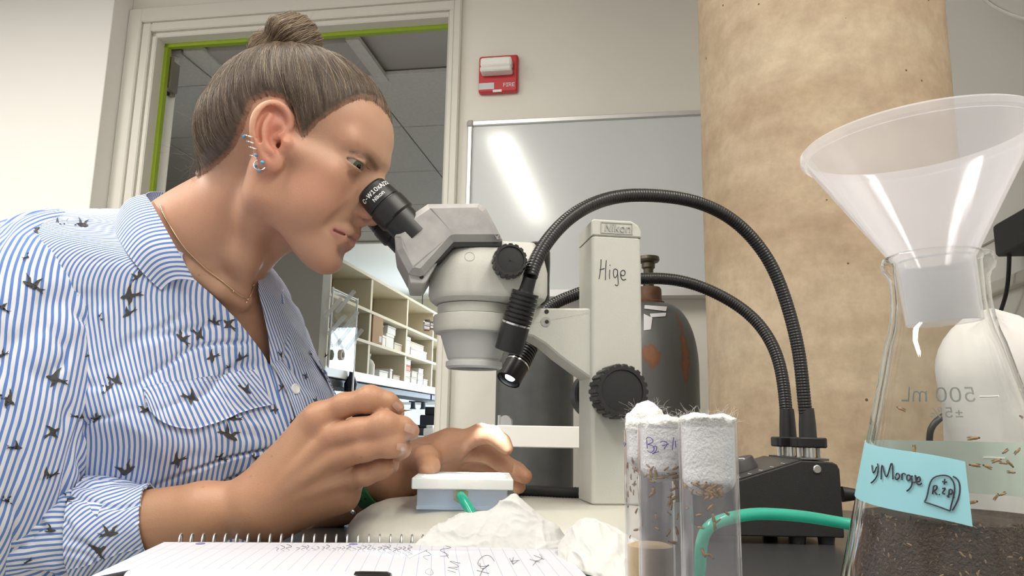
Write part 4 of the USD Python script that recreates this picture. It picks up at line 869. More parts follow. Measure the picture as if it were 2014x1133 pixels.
for a in ga:
    n_ = np.array([math.cos(a), math.sin(a), .2]); tt = np.cross(n_, [0, 0, 1]); w = gr.uniform(0, 2 * math.pi); X = tt * math.cos(w) + np.array([0, 0, 1.0]) * math.sin(w); X /= np.linalg.norm(X); Z = n_ - X * (n_ @ X); Z /= np.linalg.norm(Z)
    R = np.stack([X, np.cross(Z, X), Z], 1); w_ = math.sqrt(max(0, 1 + R[0, 0] + R[1, 1] + R[2, 2])) / 2 + 1e-9
    q_.append(Gf.Quath(w_, (R[2, 1] - R[1, 2]) / (4 * w_), (R[0, 2] - R[2, 0]) / (4 * w_), (R[1, 0] - R[0, 1]) / (4 * w_)))
pi_.CreatePositionsAttr(Vt.Vec3fArray.FromNumpy(pos.astype(np.float32))); pi_.CreateOrientationsAttr(Vt.QuathArray(q_)); pi_.CreateProtoIndicesAttr(Vt.IntArray.FromNumpy(gr.choice(3, NG, p=[.45, .38, .17]).astype(np.int32)))
pi_.CreateScalesAttr(Vt.Vec3fArray.FromNumpy(np.repeat(gr.uniform(.8, 1.35, (NG, 1)), 3, 1).astype(np.float32))); pi_.GetPrim().SetCustomDataByKey('kind', 'stuff')
for px, py in ((1771, 804), (1798, 886), (1916, 862), (1978, 888), (2002, 887), (1961, 906), (1974, 911), (1988, 913), (1990, 929), (1972, 972), (1960, 977), (1912, 988), (1917, 915), (1942, 918), (2010, 820)):
    o = on_flask(px, py, -.0028)
    if o is not None:
        n_ = np.array([o[0] - fx, o[1] - fy, .0]); n_ /= np.linalg.norm(n_); a = fr.uniform(0, 6.28); tg = np.cross(n_, [0, 0, 1])
        fly('tiny dead fly stuck inside the conical flask wall above the heap', 'dead flies on the flask wall', o, tg * math.cos(a) + np.array([0, 0, 1]) * math.sin(a) * .6, -n_, fr.uniform(.75, 1.1))
# sticky label: a blue band from the front round the left side to the back
usdkit.material(stage, '/World/Looks/label_blue', {'g': ('geometry', {}), 'c': ('mix', dict(color1=(0.30, 0.64, 0.76), color2=(0.80, 0.88, 0.82))), 'd': ('diffuse_bsdf', {}), 'tr': ('translucent_bsdf', dict(color=(0.70, 0.85, 0.80))), 'm': ('mix_closure', dict(fac=0.4))}, [('g.backfacing', 'c.fac'), ('c.color', 'd.color'), ('d.BSDF', 'm.closure1'), ('tr.BSDF', 'm.closure2')], surface='m.closure')
def lab_pt(a, w, off=.0004):
    """band point: angle round the flask, 0 at the low edge and 1 at the high edge"""
    zc = .083 + .0045 * (a - a_m); z = zc + (w - .5) * .0225
    r = r_out(z) + off; return np.array([fx + r * math.cos(a), fy + r * math.sin(a), bz + z])
pe = on_flask(1905, 975); a_e = math.atan2(pe[1] - fy, pe[0] - fx); pl_ = on_flask(1790, 945); a_m = math.atan2(pl_[1] - fy, pl_[0] - fx); a_s = a_e - math.radians(292)
z0_ = pl_[2] - bz
def lab_pt(a, w, off=.0004):
    z = z0_ - .0005 + (w - .5) * .0212 - .0030 * (a - a_m) * (a > a_m - 1.2) + .0036 * (a <= a_m - 1.2) - .004 * (a - a_m) ** 2 * (a > a_m)
    r = r_out(z) + off + (.0012 * max(0, 1 - (a_e - a) / .12) if off < .002 else 0); return np.array([fx + r * math.cos(a), fy + r * math.sin(a), bz + z])
G = np.array([[lab_pt(a, w) for w in np.linspace(0, 1, 7)] for a in np.linspace(a_s, a_e, 140)])
lb = solo('sticky_label', sheet(G[::-1]), 'label_blue', 'light blue sticky label wrapped round the conical flask with handwritten lettering', 'label', smooth=True)
def lput(px, py):
    o = on_flask(px, py, .0010); return o
morgue = [[(1715, 915), (1718, 930), (1724, 918)], [(1726, 912), (1719, 945), (1713, 950)], [(1733, 943), (1737, 920), (1743, 938), (1751, 917), (1756, 943)], [(1762, 936), (1766, 931), (1769, 937), (1764, 943), (1761, 937)], [(1773, 932), (1774, 944)], [(1773, 937), (1778, 931), (1781, 934)],
          [(1790, 936), (1784, 936), (1785, 945), (1791, 940), (1791, 936)], [(1791, 936), (1790, 960), (1783, 966)], [(1795, 936), (1794, 947), (1800, 948), (1801, 937), (1802, 950)], [(1803, 946), (1810, 942), (1808, 938), (1803, 945), (1806, 953), (1813, 950)]]
tomb = [[(1818, 987), (1826, 962), (1836, 940), (1850, 935), (1868, 938), (1876, 950), (1876, 975), (1869, 1005)], [(1818, 987), (1845, 996), (1869, 1005)], [(1874, 937), (1884, 944), (1888, 960), (1885, 980), (1873, 1004)], [(1858, 942), (1857, 953)], [(1853, 947), (1863, 948)],
        [(1836, 956), (1834, 972)], [(1836, 956), (1843, 957), (1841, 963), (1835, 963)], [(1836, 964), (1843, 973)], [(1847, 972), (1847.6, 973)], [(1853, 961), (1859, 961), (1854, 970), (1859, 971)], [(1863, 975), (1863.6, 976)], [(1867, 963), (1865, 979)], [(1867, 963), (1873, 965), (1872, 971), (1866, 970)], [(1876, 978), (1876.6, 979)]]
stk = [[p for p in L if lput(*p) is not None] for L in morgue + tomb]
part(lb, 'handwriting', strokes([L for L in stk if len(L) > 1], lput, .00026, 5, 5), 'ink', label='handwritten lettering and a drawn tombstone')
# funnel
pane('funnel_plastic', (0.97, 0.97, 0.985), 0.10, 1.42, 0.30, (0.92, 0.91, 0.94))
fa = np.array([-.075, .0, 1.0]); fa /= np.linalg.norm(fa)
fo = np.array([fx + .0010, fy, PY(1855, 636, .30)[2]])
t = thing('funnel', 'large translucent white plastic funnel standing in the conical flask neck', 'funnel', fo)
zb1 = .0245; zr = .0730
part(t, 'spout', lathe([(.0128, .0003), (.0134, 0), (.0138, .0003), (.0146, zb1), (.0140, zb1 + .0015), (.0132, zb1), (.0128, .0003)], 64, fo, fa), 'funnel_plastic')
part(t, 'cone', lathe([(.0146, zb1 + .0004), (.0432, zr), (.0438, zr - .0006), (.0452, zr + .0006), (.0452, zr + .0030), (.0442, zr + .0040), (.0428, zr + .0030), (.0421, zr + .0008), (.0134, zb1 + .0008)], 96, fo, fa), 'funnel_plastic', 40)
# white paper bag behind the flask and black wall box at the right edge
look('bag_white', (0.50, 0.485, 0.475), 0.7, bump=0.2, bscale=60)
bo = PY(1985, 900, .62)
G = []
for w in np.linspace(0, 1, 26):
    row = []
    for u in np.linspace(0, 1, 40):
        a = math.pi * 2 * u; z = bz + .001 + w * (PY(1985, 618, .62)[2] - bz); sh = math.cos(max(0, w - .72) / .28 * math.pi / 2) ** .6 if w > .72 else 1
        rx = .062 * (.92 + .10 * math.sin(3 * a + 5 * w)) * (1 - .18 * w) * (sh + .02); ryy = .045 * (sh + .02)
        row.append([bo[0] + .012 - .016 * w + rx * math.cos(a), bo[1] + ryy * math.sin(a), z + .004 * math.sin(5 * a) * w])
    G.append(row)
G = np.array(G); solo('paper_bag', trimesh.Trimesh(np.vstack([G[:, :-1].reshape(-1, 3), G[-1].mean(0)[None]]), np.vstack([grid_faces(26, 39), [[26 * 39, 25 * 39 + k, 25 * 39 + (k + 1) % 39] for k in range(39)]]), process=False), 'bag_white', 'rounded white paper bag standing behind the conical flask', 'bag', smooth=True)
t = thing('wall_box', 'black plastic wall box with hanging cord at the right edge', 'wall box', room(.80, 1.86, 1.40))
def ona(px, py, a):
    r = ray(px, py); return CC + r * (a / (r @ RA))
q0 = ona(1974, 440, .82); b_ = float(q0 @ RB); zt_, zb2 = ona(1990, 425, .82)[2], ona(1990, 500, .82)[2]
part(t, 'case', rbox(.80, .8595, b_ - .25, b_ + .01, zb2, zt_ - .008, .010, axis=0, ch=.004, T=ROOM), 'lamp_black')
part(t, 'cord', tube(spline([ona(1985, 499, .82), ona(1984, 530, .82), ona(1978, 580, .825), ona(1966, 620, .83), ona(1960, 660, .84), ona(1958, 760, .845)], 40), .0045, 8), 'black_rubber')
# ---------------------------------------------------------------- notebook, marker pen
nz = .9185; NA = PZ(342, 1064, nz); NB = PZ(1088, 1067, nz)
nx = (NB - NA) / np.linalg.norm(NB - NA); ny = np.array([nx[1], -nx[0], 0]); NL = np.linalg.norm(NB - NA)       # ny points at the camera
TN = mat4(np.stack([nx, -ny, [0, 0, 1]], 1), (NA[0], NA[1], 0))
def NP(u, w, z=nz):
    """notebook point: along the wire, towards the reader; the left end curls down"""
    k = np.clip((.05 - u) / .05, 0, 1) * np.clip(w / .06, 0, 1)
    p = NA + nx * u + ny * w; p[2] = z; return p
t = thing('notebook', 'open spiral notebook with ruled white pages of pencil notes', 'notebook', (NA + NB) / 2 * [1, 1, 0] + [0, 0, bz])
WD = .215
part(t, 'back_cover', cbox(-.002, NL + .001, -WD, -.004, bz + .0002, bz + .0016, 0, TN), 'cardboard', False)
part(t, 'page_stack', cbox(0, NL - .002, -WD + .002, -.006, bz + .0017, nz - .0016, 0, TN), 'paper', False)
part(t, 'under_page', cbox(.001, NL - .0005, -WD + .004, -.005, nz - .0014, nz - .0009, 0, TN), 'paper', False)
G = np.array([[NP(u, .004 + w * (WD - .006), nz - .0002 + .0012 * math.sin(3 * w) * math.exp(-((u - .12) / .1) ** 2) - .004 * max(0, .02 - u) * 30 * w) for w in np.linspace(0, 1, 24)] for u in np.linspace(-.006, NL, 60)])
usdkit.material(stage, '/World/Looks/ruled_paper', {'u': ('uvmap', {}), 's': ('separate_xyz', {}), 'a': ('math', dict(math_type='multiply', value2=1 / .0087)), 'f': ('math', dict(math_type='fraction')), 'lt': ('math', dict(math_type='less_than', value2=0.05)), 'b': ('math', dict(math_type='subtract', value2=.036)), 'ab': ('math', dict(math_type='absolute')), 'lb': ('math', dict(math_type='less_than', value2=.00035)), 'mx': ('math', dict(math_type='maximum')), 'c': ('mix', dict(color1=(0.51, 0.51, 0.56), color2=(0.30, 0.34, 0.48))), 'p': ('principled_bsdf', dict(roughness=0.7))},
    [('u.UV', 's.vector'), ('s.x', 'a.value1'), ('a.value', 'f.value1'), ('f.value', 'lt.value1'), ('s.y', 'b.value1'), ('b.value', 'ab.value1'), ('ab.value', 'lb.value1'), ('lt.value', 'mx.value1'), ('lb.value', 'mx.value2'), ('mx.value', 'c.fac'), ('c.color', 'p.base_color')], surface='p.BSDF')
uvp = np.array([[u, w * WD] for u in np.linspace(0, NL, 60) for w in np.linspace(0, 1, 24)])
pg = part(t, 'top_page', sheet(G), 'ruled_paper', True, uv=uvp)
m = NL / 35; coil = []
for i in range(35):
    u = m * (i + .5); a = np.linspace(-2.3, 2.9, 22)
    coil.append(tube([NP(u + .0012 * math.sin(b / 2), .0005 - .0058 * math.cos(b), nz - .0035 + .0088 * math.sin(b)) for b in a], .0008, 7))
for c in coil: part(t, 'wire_loop', c, 'satin_steel', True)
hole = lambda u: lathe([(0, .0001), (.0034, .0001), (.0034, .0004), (0, .0004)], 20, NP(u, .0135, nz - .0001))
look('purple_mark', (0.16, 0.15, 0.36), 0.7)
for px in (385, 692, 1003): part(pg, 'punch_mark', hole(float((PZ(px, 1074, nz) - NA) @ nx)), 'purple_mark')
# notes in pencil: words written across the page, seen sideways
def nput(px, py): q = PZ(px, py, nz + .0004); return q
words = [[(1002, 1098), (1010, 1110)], [(1010, 1096), (1008, 1108), (1018, 1103)], [(1004, 1104), (1022, 1102)], [(1061, 1090), (1066, 1096), (1052, 1104)], [(1050, 1092), (1070, 1100)], [(1056, 1102), (1048, 1112)], [(1042, 1100), (1062, 1106)],
         [(972, 1104), (945, 1098), (940, 1106), (962, 1112)], [(944, 1108), (950, 1118), (960, 1112), (948, 1122)], [(938, 1122), (962, 1128)], [(950, 1118), (944, 1132)],
         [(905, 1108), (888, 1106), (902, 1114), (884, 1116), (900, 1120)], [(880, 1122), (896, 1126)], [(868, 1072), (884, 1078), (866, 1082), (880, 1090), (866, 1094)], [(874, 1084), (882, 1098)],
         [(838, 1084), (846, 1092), (834, 1094), (842, 1102)], [(846, 1118), (838, 1128), (850, 1130), (848, 1120)]]
for k in range(7):
    x = 806 - k * 40; r = np.random.default_rng(50 + k)
    for j in range(4 if k < 5 else 3):
        q = [(x - 10 * j + r.uniform(-2, 2) + (3 if i % 2 else -3), 1072 + j * 2 + i * 3.6 + r.uniform(-1.5, 1.5)) for i in range(8)]; words.append(q)
for k in range(6): x0 = 840 - k * 62; words.append([(x0, 1082 + k), (x0 - 18, 1090 + k), (x0 - 45, 1104 + k), (x0 - 80, 1122)])
part(pg, 'handwriting', strokes(words, nput, .00016, 4, 5), 'pencil', label='pencil notes')
mk0, mk1 = PY(176, 1143, .405), PY(772, 1131, .405); mz = nz + .0010 + .0085
def MK(s): q = mk0 + (mk1 - mk0) * s; return np.array([q[0], q[1], mz])
ml = np.linalg.norm(MK(1) - MK(0))
t = thing('marker_pen', 'white marker pen with glossy black end cap lying on the notebook', 'marker', MK(.5) - [0, 0, .0085])
part(t, 'barrel', lathe([(0, .0), (.0070, .0), (.0078, .003), (.0083, .02), (.0083, ml * .76), (0, ml * .76)], 40, MK(.125), MK(1) - MK(0)), 'white_plastic')
part(t, 'cap', lathe([(0, ml * .115 + 0), (.0085, ml * .115), (.0086, ml * .16), (.0085, ml * .225), (.0072, ml * .235), (.003, ml * .238), (0, ml * .238)], 40, MK(.765), MK(1) - MK(0)) if False else lathe([(0, 0), (.0085, 0), (.0087, .003), (.0087, ml * .105), (.0080, ml * .118), (.0055, ml * .124), (0, ml * .125)], 40, MK(.876), MK(1) - MK(0)), 'gloss_black', label='glossy black cap')
part(t, 'tip_section', lathe([(0, 0), (.0025, 0), (.004, .004), (.0066, .016), (.0072, ml * .125), (0, ml * .125)], 30, MK(0.0), MK(1) - MK(0)), 'gloss_black')
ld = [cbox(.0, .0, 0, 0, 0, 0)] if False else None
on_b = lambda s, w: MK(s) + np.array([0, -.0084 * math.sin(w), .0084 * math.cos(w)])
part(t, 'printed_mark', sheet(np.array([[on_b(s, w) for w in np.linspace(.75, 1.6, 6)] for s in np.linspace(.80, .875, 8)]), .00005), 'gloss_black', True)
look('gloss_black', (0.008, 0.008, 0.009), 0.12)
# ---------------------------------------------------------------- crumpled tissues
usdkit.material(stage, '/World/Looks/tissue', {'d': ('diffuse_bsdf', dict(color=(0.76, 0.76, 0.75))), 'tr': ('translucent_bsdf', dict(color=(0.62, 0.62, 0.61))), 'm': ('mix_closure', dict(fac=0.35)), 'g': ('geometry', {}), 'n': ('noise_texture', dict(scale=260, detail=5)), 'b': ('bump', dict(strength=0.35, distance=0.0012))},
    [('g.position', 'n.vector'), ('n.fac', 'b.height'), ('b.normal', 'd.normal'), ('d.BSDF', 'm.closure1'), ('tr.BSDF', 'm.closure2')], surface='m.closure')
def gnorm(G):
    n = np.cross(np.gradient(G, axis=1), np.gradient(G, axis=0)); n /= np.linalg.norm(n, axis=-1, keepdims=True) + 1e-12; return n * np.sign(n[..., 2:3] - n[..., 1:2] + 1e-9)
def lin(r, n):
    q = spline(r, n); t = np.linspace(0, len(r) - 1, n); k = np.stack([np.interp(t, range(len(r)), r[:, i]) for i in range(3)], 1); return .2 * q + .8 * k
def tissue(label, rows, seed, amp=.0022):
    """a folded sheet drawn through rows of (px, py, distance) ridges"""
    n, U_ = len(rows), 130; R = np.array([[PY(*p) for p in lin(np.array(r, float), U_)] for r in rows])
    V = np.linspace(0, n - 1, 100); G = np.stack([np.stack([np.interp(V, range(n), R[:, j, k]) for k in range(3)], -1) for j in range(U_)], 1)
    G = np.stack([gaussian_filter(G[..., k], 1.2, mode='nearest') for k in range(3)], -1); Q = G * [1, .6, 1]
    w = np.stack([meshkit.fbm(Q * 30, 2, seed + k) - .5 for k in range(3)], -1); N = meshkit.fbm(Q * 55, 4, seed) - .5
    rid = sum(a * (.5 - np.abs(meshkit.noise(Q * f + w * 2.2, seed + i) - .5)) ** 4 * 16 for i, (f, a) in enumerate(((42, 1.0), (70, .55), (120, .3))))
    edge = np.minimum(1, np.minimum(np.linspace(0, 1, 100), 1 - np.linspace(0, 1, 100)) * 14 + .25)[:, None]
    d = (N * amp * 1.6 + (rid - .35) * amp * .9) * edge; nrm = gnorm(G); G = G + nrm * d[..., None]; G[..., 2] = np.maximum(G[..., 2], bz + .0006)
    solo('tissue', sheet(G, .0003), 'tissue', label, 'tissue', group='crumpled white tissues', smooth=True)
tissue('crumpled white tissue with a pointed peak before the light box', [
    [(905, 1018, .655), (930, 1012, .652), (960, 1006, .65), (985, 992, .648), (1008, 968, .645), (1040, 1000, .648), (1075, 1030, .65), (1110, 1060, .65)],
    [(880, 1024, .64), (915, 1013, .636), (955, 1008, .634), (985, 993, .633), (1012, 972, .632), (1046, 1003, .632), (1084, 1034, .633), (1118, 1068, .635)],
    [(850, 1042, .632), (890, 1024, .628), (945, 1020, .626), (985, 1012, .625), (1020, 1004, .624), (1056, 1026, .624), (1092, 1052, .624), (1122, 1090, .626)],
    [(825, 1064, .622), (880, 1050, .62), (935, 1048, .617), (985, 1046, .616), (1028, 1040, .614), (1066, 1058, .613), (1096, 1084, .612), (1128, 1104, .612)],
    [(800, 1088, .615), (870, 1086, .612), (925, 1086, .61), (985, 1086, .608), (1035, 1084, .607), (1070, 1090, .606), (1102, 1104, .604), (1134, 1124, .602)]], 4)
tissue('crumpled white tissue bulging beside the vials', [
    [(1104, 1066, .60), (1118, 1044, .60), (1134, 1026, .60), (1150, 1020, .598), (1180, 1028, .596), (1215, 1043, .594), (1260, 1066, .592)],
    [(1100, 1080, .588), (1118, 1052, .585), (1138, 1036, .58), (1160, 1030, .578), (1190, 1040, .574), (1225, 1056, .57), (1268, 1080, .568)],
    [(1098, 1098, .575), (1120, 1088, .565), (1145, 1076, .558), (1170, 1074, .554), (1200, 1082, .55), (1235, 1096, .546), (1275, 1110, .544)],
    [(1108, 1106, .565), (1128, 1110, .55), (1154, 1112, .54), (1182, 1114, .534), (1210, 1120, .53), (1240, 1128, .525), (1280, 1138, .52)],
    [(1116, 1114, .558), (1140, 1126, .54), (1168, 1134, .528), (1195, 1142, .52), (1222, 1150, .515), (1250, 1158, .508), (1285, 1166, .503)]], 8)
# ---------------------------------------------------------------- the person: one skin surface out of blended distance fields
class Field:
    def __init__(s, lo, hi, h):
        s.lo = np.asarray(lo, float); s.h = h; s.n = np.ceil((np.asarray(hi) - s.lo) / h).astype(int) + 1
        s.D = np.full(s.n, .05, np.float32)
        s.ax = [(s.lo[k] + h * np.arange(s.n[k])).astype(np.float32) for k in range(3)]
    def box(s, lo, hi, pad):
        a = np.clip(np.floor((np.asarray(lo) - pad - s.lo) / s.h).astype(int), 0, s.n); b = np.clip(np.ceil((np.asarray(hi) + pad - s.lo) / s.h).astype(int) + 1, 0, s.n)
        sl = tuple(slice(i, j) for i, j in zip(a, b)); X = [s.ax[0][sl[0]][:, None, None], s.ax[1][sl[1]][None, :, None], s.ax[2][sl[2]][None, None, :]]
        return sl, X
    def _blend(s, sl, d, k, cut):
        a = s.D[sl]
        if d.size == 0: return
        if cut:
            h = np.clip(.5 - .5 * (a + d) / k, 0, 1); s.D[sl] = a * (1 - h) - d * h + k * h * (1 - h)
        else:
            h = np.clip(.5 + .5 * (a - d) / k, 0, 1); s.D[sl] = a * (1 - h) + d * h - k * h * (1 - h)
    def cap(s, a, b, ra, rb, k=.005, cut=False, pad=.02):
        a, b = np.asarray(a, float), np.asarray(b, float); r = max(ra, rb)
        sl, X = s.box(np.minimum(a, b) - r, np.maximum(a, b) + r, pad + k); ab = b - a; L = max(ab @ ab, 1e-12)
        t = np.clip(sum((X[i] - a[i]) * ab[i] for i in range(3)) / L, 0, 1)
        d = np.sqrt(sum((X[i] - a[i] - t * ab[i]) ** 2 for i in range(3))) - (ra + (rb - ra) * t)
        s._blend(sl, d.astype(np.float32), k, cut)
    def chain(s, P, r, k=.005, cut=False):
        r = np.broadcast_to(r, (len(P),))
        for i in range(len(P) - 1): s.cap(P[i], P[i + 1], r[i], r[i + 1], k, cut)
    def ell(s, c, r, k=.005, cut=False, R=None, pad=.02):
        c, r = np.asarray(c, float), np.asarray(r, float); m = r.max() if R is not None else r
        sl, X = s.box(c - m, c + m, pad + k); q = [X[i] - c[i] for i in range(3)]
        if R is not None: q = [sum(R[j, i] * q[j] for j in range(3)) for i in range(3)]
        k0 = np.sqrt(sum((q[i] / r[i]) ** 2 for i in range(3))) + 1e-6; k1 = np.sqrt(sum((q[i] / r[i] ** 2) ** 2 for i in range(3))) + 1e-6
        s._blend(sl, (k0 * (k0 - 1) / k1).astype(np.float32), k, cut)
    def surface(s):
        """surface nets"""
        D = s.D; S = D < 0; n = np.array(D.shape)
        c = sum(S[i:n[0] - 1 + i, j:n[1] - 1 + j, l:n[2] - 1 + l].astype(np.int8) for i in (0, 1) for j in (0, 1) for l in (0, 1))
        act = np.argwhere((c > 0) & (c < 8)); idx = -np.ones(n - 1, np.int64); idx[tuple(act.T)] = np.arange(len(act))
        acc = np.zeros((len(act), 3)); cnt = np.zeros(len(act)); cor = list(np.ndindex(2, 2, 2))
        val = {o: D[act[:, 0] + o[0], act[:, 1] + o[1], act[:, 2] + o[2]].astype(float) for o in cor}
        for o in cor:
            for k in range(3):
                if o[k]: continue
                p = list(o); p[k] = 1; a, b = val[o], val[tuple(p)]; x = (a < 0) != (b < 0); t = np.where(x, a / np.where(x, a - b, 1), 0)
                q = np.array(o, float) + np.eye(3)[k] * t[:, None]; acc[x] += q[x]; cnt += x
        v = s.lo + s.h * (act + acc / cnt[:, None]); F = []
        for k in range(3):
            sl0 = [slice(1, -1)] * 3; sl0[k] = slice(0, -1); sl1 = list(sl0); sl1[k] = slice(1, None)
            a, b = S[tuple(sl0)], S[tuple(sl1)]; e = np.argwhere(a != b); u, w = (k + 1) % 3, (k + 2) % 3
            off = np.array([1, 1, 1]); off[k] = 0; e = e + off; fl = S[tuple(e.T)]
            def at(du, dw):
                q = e.copy(); q[:, u] -= du; q[:, w] -= dw; return idx[tuple(q.T)]
            Q = np.stack([at(1, 1), at(0, 1), at(0, 0), at(1, 0)], 1); Q = np.where(fl[:, None], Q, Q[:, ::-1]); F.append(Q)
        Q = np.vstack(F); return v, np.vstack([Q[:, [0, 1, 2]], Q[:, [0, 2, 3]]])
def smooth_verts(v, f, it=2, lam=.5):
    import scipy.sparse as sp
    e = np.vstack([f[:, [0, 1]], f[:, [1, 2]], f[:, [2, 0]]]); e = np.vstack([e, e[:, ::-1]]); A = sp.coo_matrix((np.ones(len(e)), (e[:, 0], e[:, 1])), shape=(len(v),) * 2).tocsr(); A.data[:] = 1
    d = np.maximum(np.asarray(A.sum(1)).ravel(), 1)
    for _ in range(it):
        v = v + lam * ((A @ v) / d[:, None] - v); v = v - (lam + .02) * ((A @ v) / d[:, None] - v)
    return v
# head axes: x out of the face, y to her left, z to the crown; millimetres before scaling
HS = .00096
HPOS = P(569, 321, .755)
def rot_zyx(z, y, x):
    cz, sz, cy, sy, cx, sx = math.cos(z), math.sin(z), math.cos(y), math.sin(y), math.cos(x), math.sin(x)
    return np.array([[cz, -sz, 0], [sz, cz, 0], [0, 0, 1]]) @ np.array([[cy, 0, sy], [0, 1, 0], [-sy, 0, cy]]) @ np.array([[1, 0, 0], [0, cx, -sx], [0, sx, cx]])
HR = rot_zyx(math.radians(0), math.radians(20), math.radians(0))
def HW(p): return np.asarray(p, float) * HS @ HR.T + HPOS
def HL(w): return (np.asarray(w, float) - HPOS) @ HR / HS
mm = .001
def build_head():
    F = Field(np.array([-118, -92, -230]) * mm, np.array([124, 118, 134]) * mm, .00135)
    A = lambda *p: np.array(p, float) * mm
    def sym(fn):
        for s in (-1, 1): fn(s)
    F.ell(A(-4, 0, 46), A(88, 73, 69), .001); F.ell(A(-42, 0, 14), A(54, 60, 56), .02)
    F.ell(A(32, 0, 46), A(60, 60, 54), .014)
    F.ell(A(36, 0, -10), A(46, 55, 60), .020)
    sym(lambda s: (F.cap(A(4, 59 * s, -4), A(10, 47 * s, -50), .011, .013, .018), F.cap(A(10, 46 * s, -50), A(70, 13 * s, -78), .014, .012, .018)))
    F.ell(A(62, 0, -60), A(26, 34, 30), .016); F.ell(A(60, 0, -22), A(30, 36, 34), .014)
    F.ell(A(78, 0, -79), A(13, 17, 13), .012)
    sym(lambda s: (F.cap(A(60, 45 * s, -4), A(18, 62 * s, 0), .013, .009, .016), F.ell(A(48, 40 * s, -34), A(25, 20, 28), .018)))
    sym(lambda s: F.cap(A(84, 9 * s, 32), A(66, 45 * s, 32), .0095, .0085, .014))
    sym(lambda s: F.ell(A(92, 34 * s, 14), A(13, 16, 11), .012, True))
    F.chain([A(80, 0, 30), A(86, 0, 8), A(92, 0, -16)], [.009, .0105, .0125], .010); F.chain([A(84, 0, 26), A(95, 0, 8), A(105, 0, -12)], [.0065, .0065, .0080], .008)
    F.ell(A(106, 0, -17), A(9.5, 9.5, 8.5), .005)
    sym(lambda s: F.ell(A(98, 12.5 * s, -22), A(9.5, 6, 7.5), .0045))
    F.cap(A(104, 0, -24), A(90, 0, -33), .0045, .0065, .005)
    sym(lambda s: F.cap(A(102, 6.5 * s, -32), A(98, 7.5 * s, -22), .0040, .0028, .002, True))
    # mouth
    sym(lambda s: (F.chain([A(91.5, 2 * s, -45), A(88, 12 * s, -47), A(77, 24 * s, -52)], [.0062, .0058, .0035], .005),
                   F.chain([A(89, 0, -57.5), A(85, 12 * s, -57), A(76, 23 * s, -53.5)], [.0070, .0062, .0035], .005)))
    sym(lambda s: F.chain([A(99, 0, -51.2), A(94.0, 11 * s, -51.4), A(79.5, 25.5 * s, -53.2)], [.0010, .0010, .0012], .0018, True))
    F.cap(A(94, -8, -68), A(94, 8, -68), .006, .006, .008, True)
    sym(lambda s: F.cap(A(88, 30 * s, -30), A(80, 36 * s, -52), .003, .003, .010, True))
    # eyes: lids over the ball, then the opening
    sym(lambda s: F.ell(A(70, 34 * s, 16), A(14.0, 14.5, 13.6), .004))
    sym(lambda s: F.ell(A(79, 36 * s, 14.0), A(15, 15.5, 3.0), .0014, True))
    sym(lambda s: F.chain([A(85, 22 * s, 21), A(84, 33 * s, 23.5), A(77, 46 * s, 18.5)], .0008, .0025, True))
    sym(lambda s: F.chain([A(84, 26 * s, -2), A(78, 42 * s, 0)], .0010, .006, True))
    # ears, in their own axes: up the ear, backwards, outwards
    def ear(s):
        tl = math.radians(16); fl = math.radians(24)
        up = np.array([-math.sin(tl), 0, math.cos(tl)]); bk0 = np.array([-math.cos(tl), 0, -math.sin(tl)]); o0 = np.array([0, s, 0])
        bk = bk0 * math.cos(fl) + o0 * math.sin(fl); o = o0 * math.cos(fl) - bk0 * math.sin(fl); c = A(4, 69 * s, 1); R = np.stack([up, bk, o], 1)
        E = lambda a, b, z: c + mm * (a * up + b * bk + z * o)
        F.ell(E(3, 3, 3), A(30, 17, 4.5), .006, R=R); F.ell(E(-24, -3, 3), A(9, 8.5, 4.5), .006, R=R)
        F.ell(E(-2, -3, 9.5), A(14, 9.5, 7), .003, True, R=R)
        def smooth(P_, r_, n, k, cut=False):
            q = spline(P_, n); F.chain(list(q), np.interp(np.linspace(0, 1, n), np.linspace(0, 1, len(r_)), r_), k, cut)
        smooth([E(0, -3, 3), E(6, -9, 5), E(15, -13, 6), E(25, -9, 7.5), E(31, 0, 8), E(28, 10, 8.5), E(19, 17, 9), E(6, 19, 9), E(-8, 15.5, 8), E(-18, 9, 6), E(-26, 3, 5)], [.0022, .0026, .0032, .0034, .0036, .0037, .0036, .0034, .0032, .0032, .0040], 30, .0025)
        smooth([E(24, 6, 4), E(14, 8.5, 5.5), E(2, 10.5, 6.5), E(-10, 7, 6), E(-16, 0, 6)], [.0022, .003, .0032, .0032, .0034], 16, .004)
        smooth([E(22, 0, 8), E(25, 8, 9), E(16, 13, 10), E(2, 15, 10), E(-8, 11.5, 9)], [.0026, .0024, .0022, .0022, .0018], 18, .002, True)
        F.chain([E(3, -11, 4), E(-4, -12, 7), E(-10, -10, 6)], [.003, .0042, .0034], .004)
        F.cap(E(-6, -7.5, 3), E(-6, -6, -4), .0034, .003, .002, True)
    ear(-1); ear(1)
    # neck, throat, nape and the top of the chest; picture places brought into head axes
    W = lambda px, py, d: HL(P(px, py, d)) * mm
    F.cap(W(500, 383, .765), W(398, 488, .785), .048, .056, .020)
    F.cap(W(398, 488, .785), W(405, 600, .835), .056, .060, .03)
    F.cap(W(545, 430, .765), W(470, 505, .785), .030, .030, .022)
    F.cap(W(412, 425, .77), W(300, 478, .755), .028, .028, .03)
    F.chain([W(520, 335, .702), W(503, 420, .722), W(482, 510, .742), W(474, 580, .760)], [.011, .011, .0095, .006], .02)
    F.chain([W(480, 596, .762), W(430, 572, .745), W(370, 540, .73)], [.005, .005, .006], .018)
    F.chain([W(450, 560, .792), W(482, 620, .802), W(512, 690, .812), W(526, 740, .822)], [.028, .023, .021, .019], .018)
    F.chain([W(400, 540, .785), W(430, 600, .785), W(465, 660, .792)], [.034, .030, .026], .02)
    v, f = F.surface(); v = smooth_verts(v, f, 2)
    return HW(v / mm), f
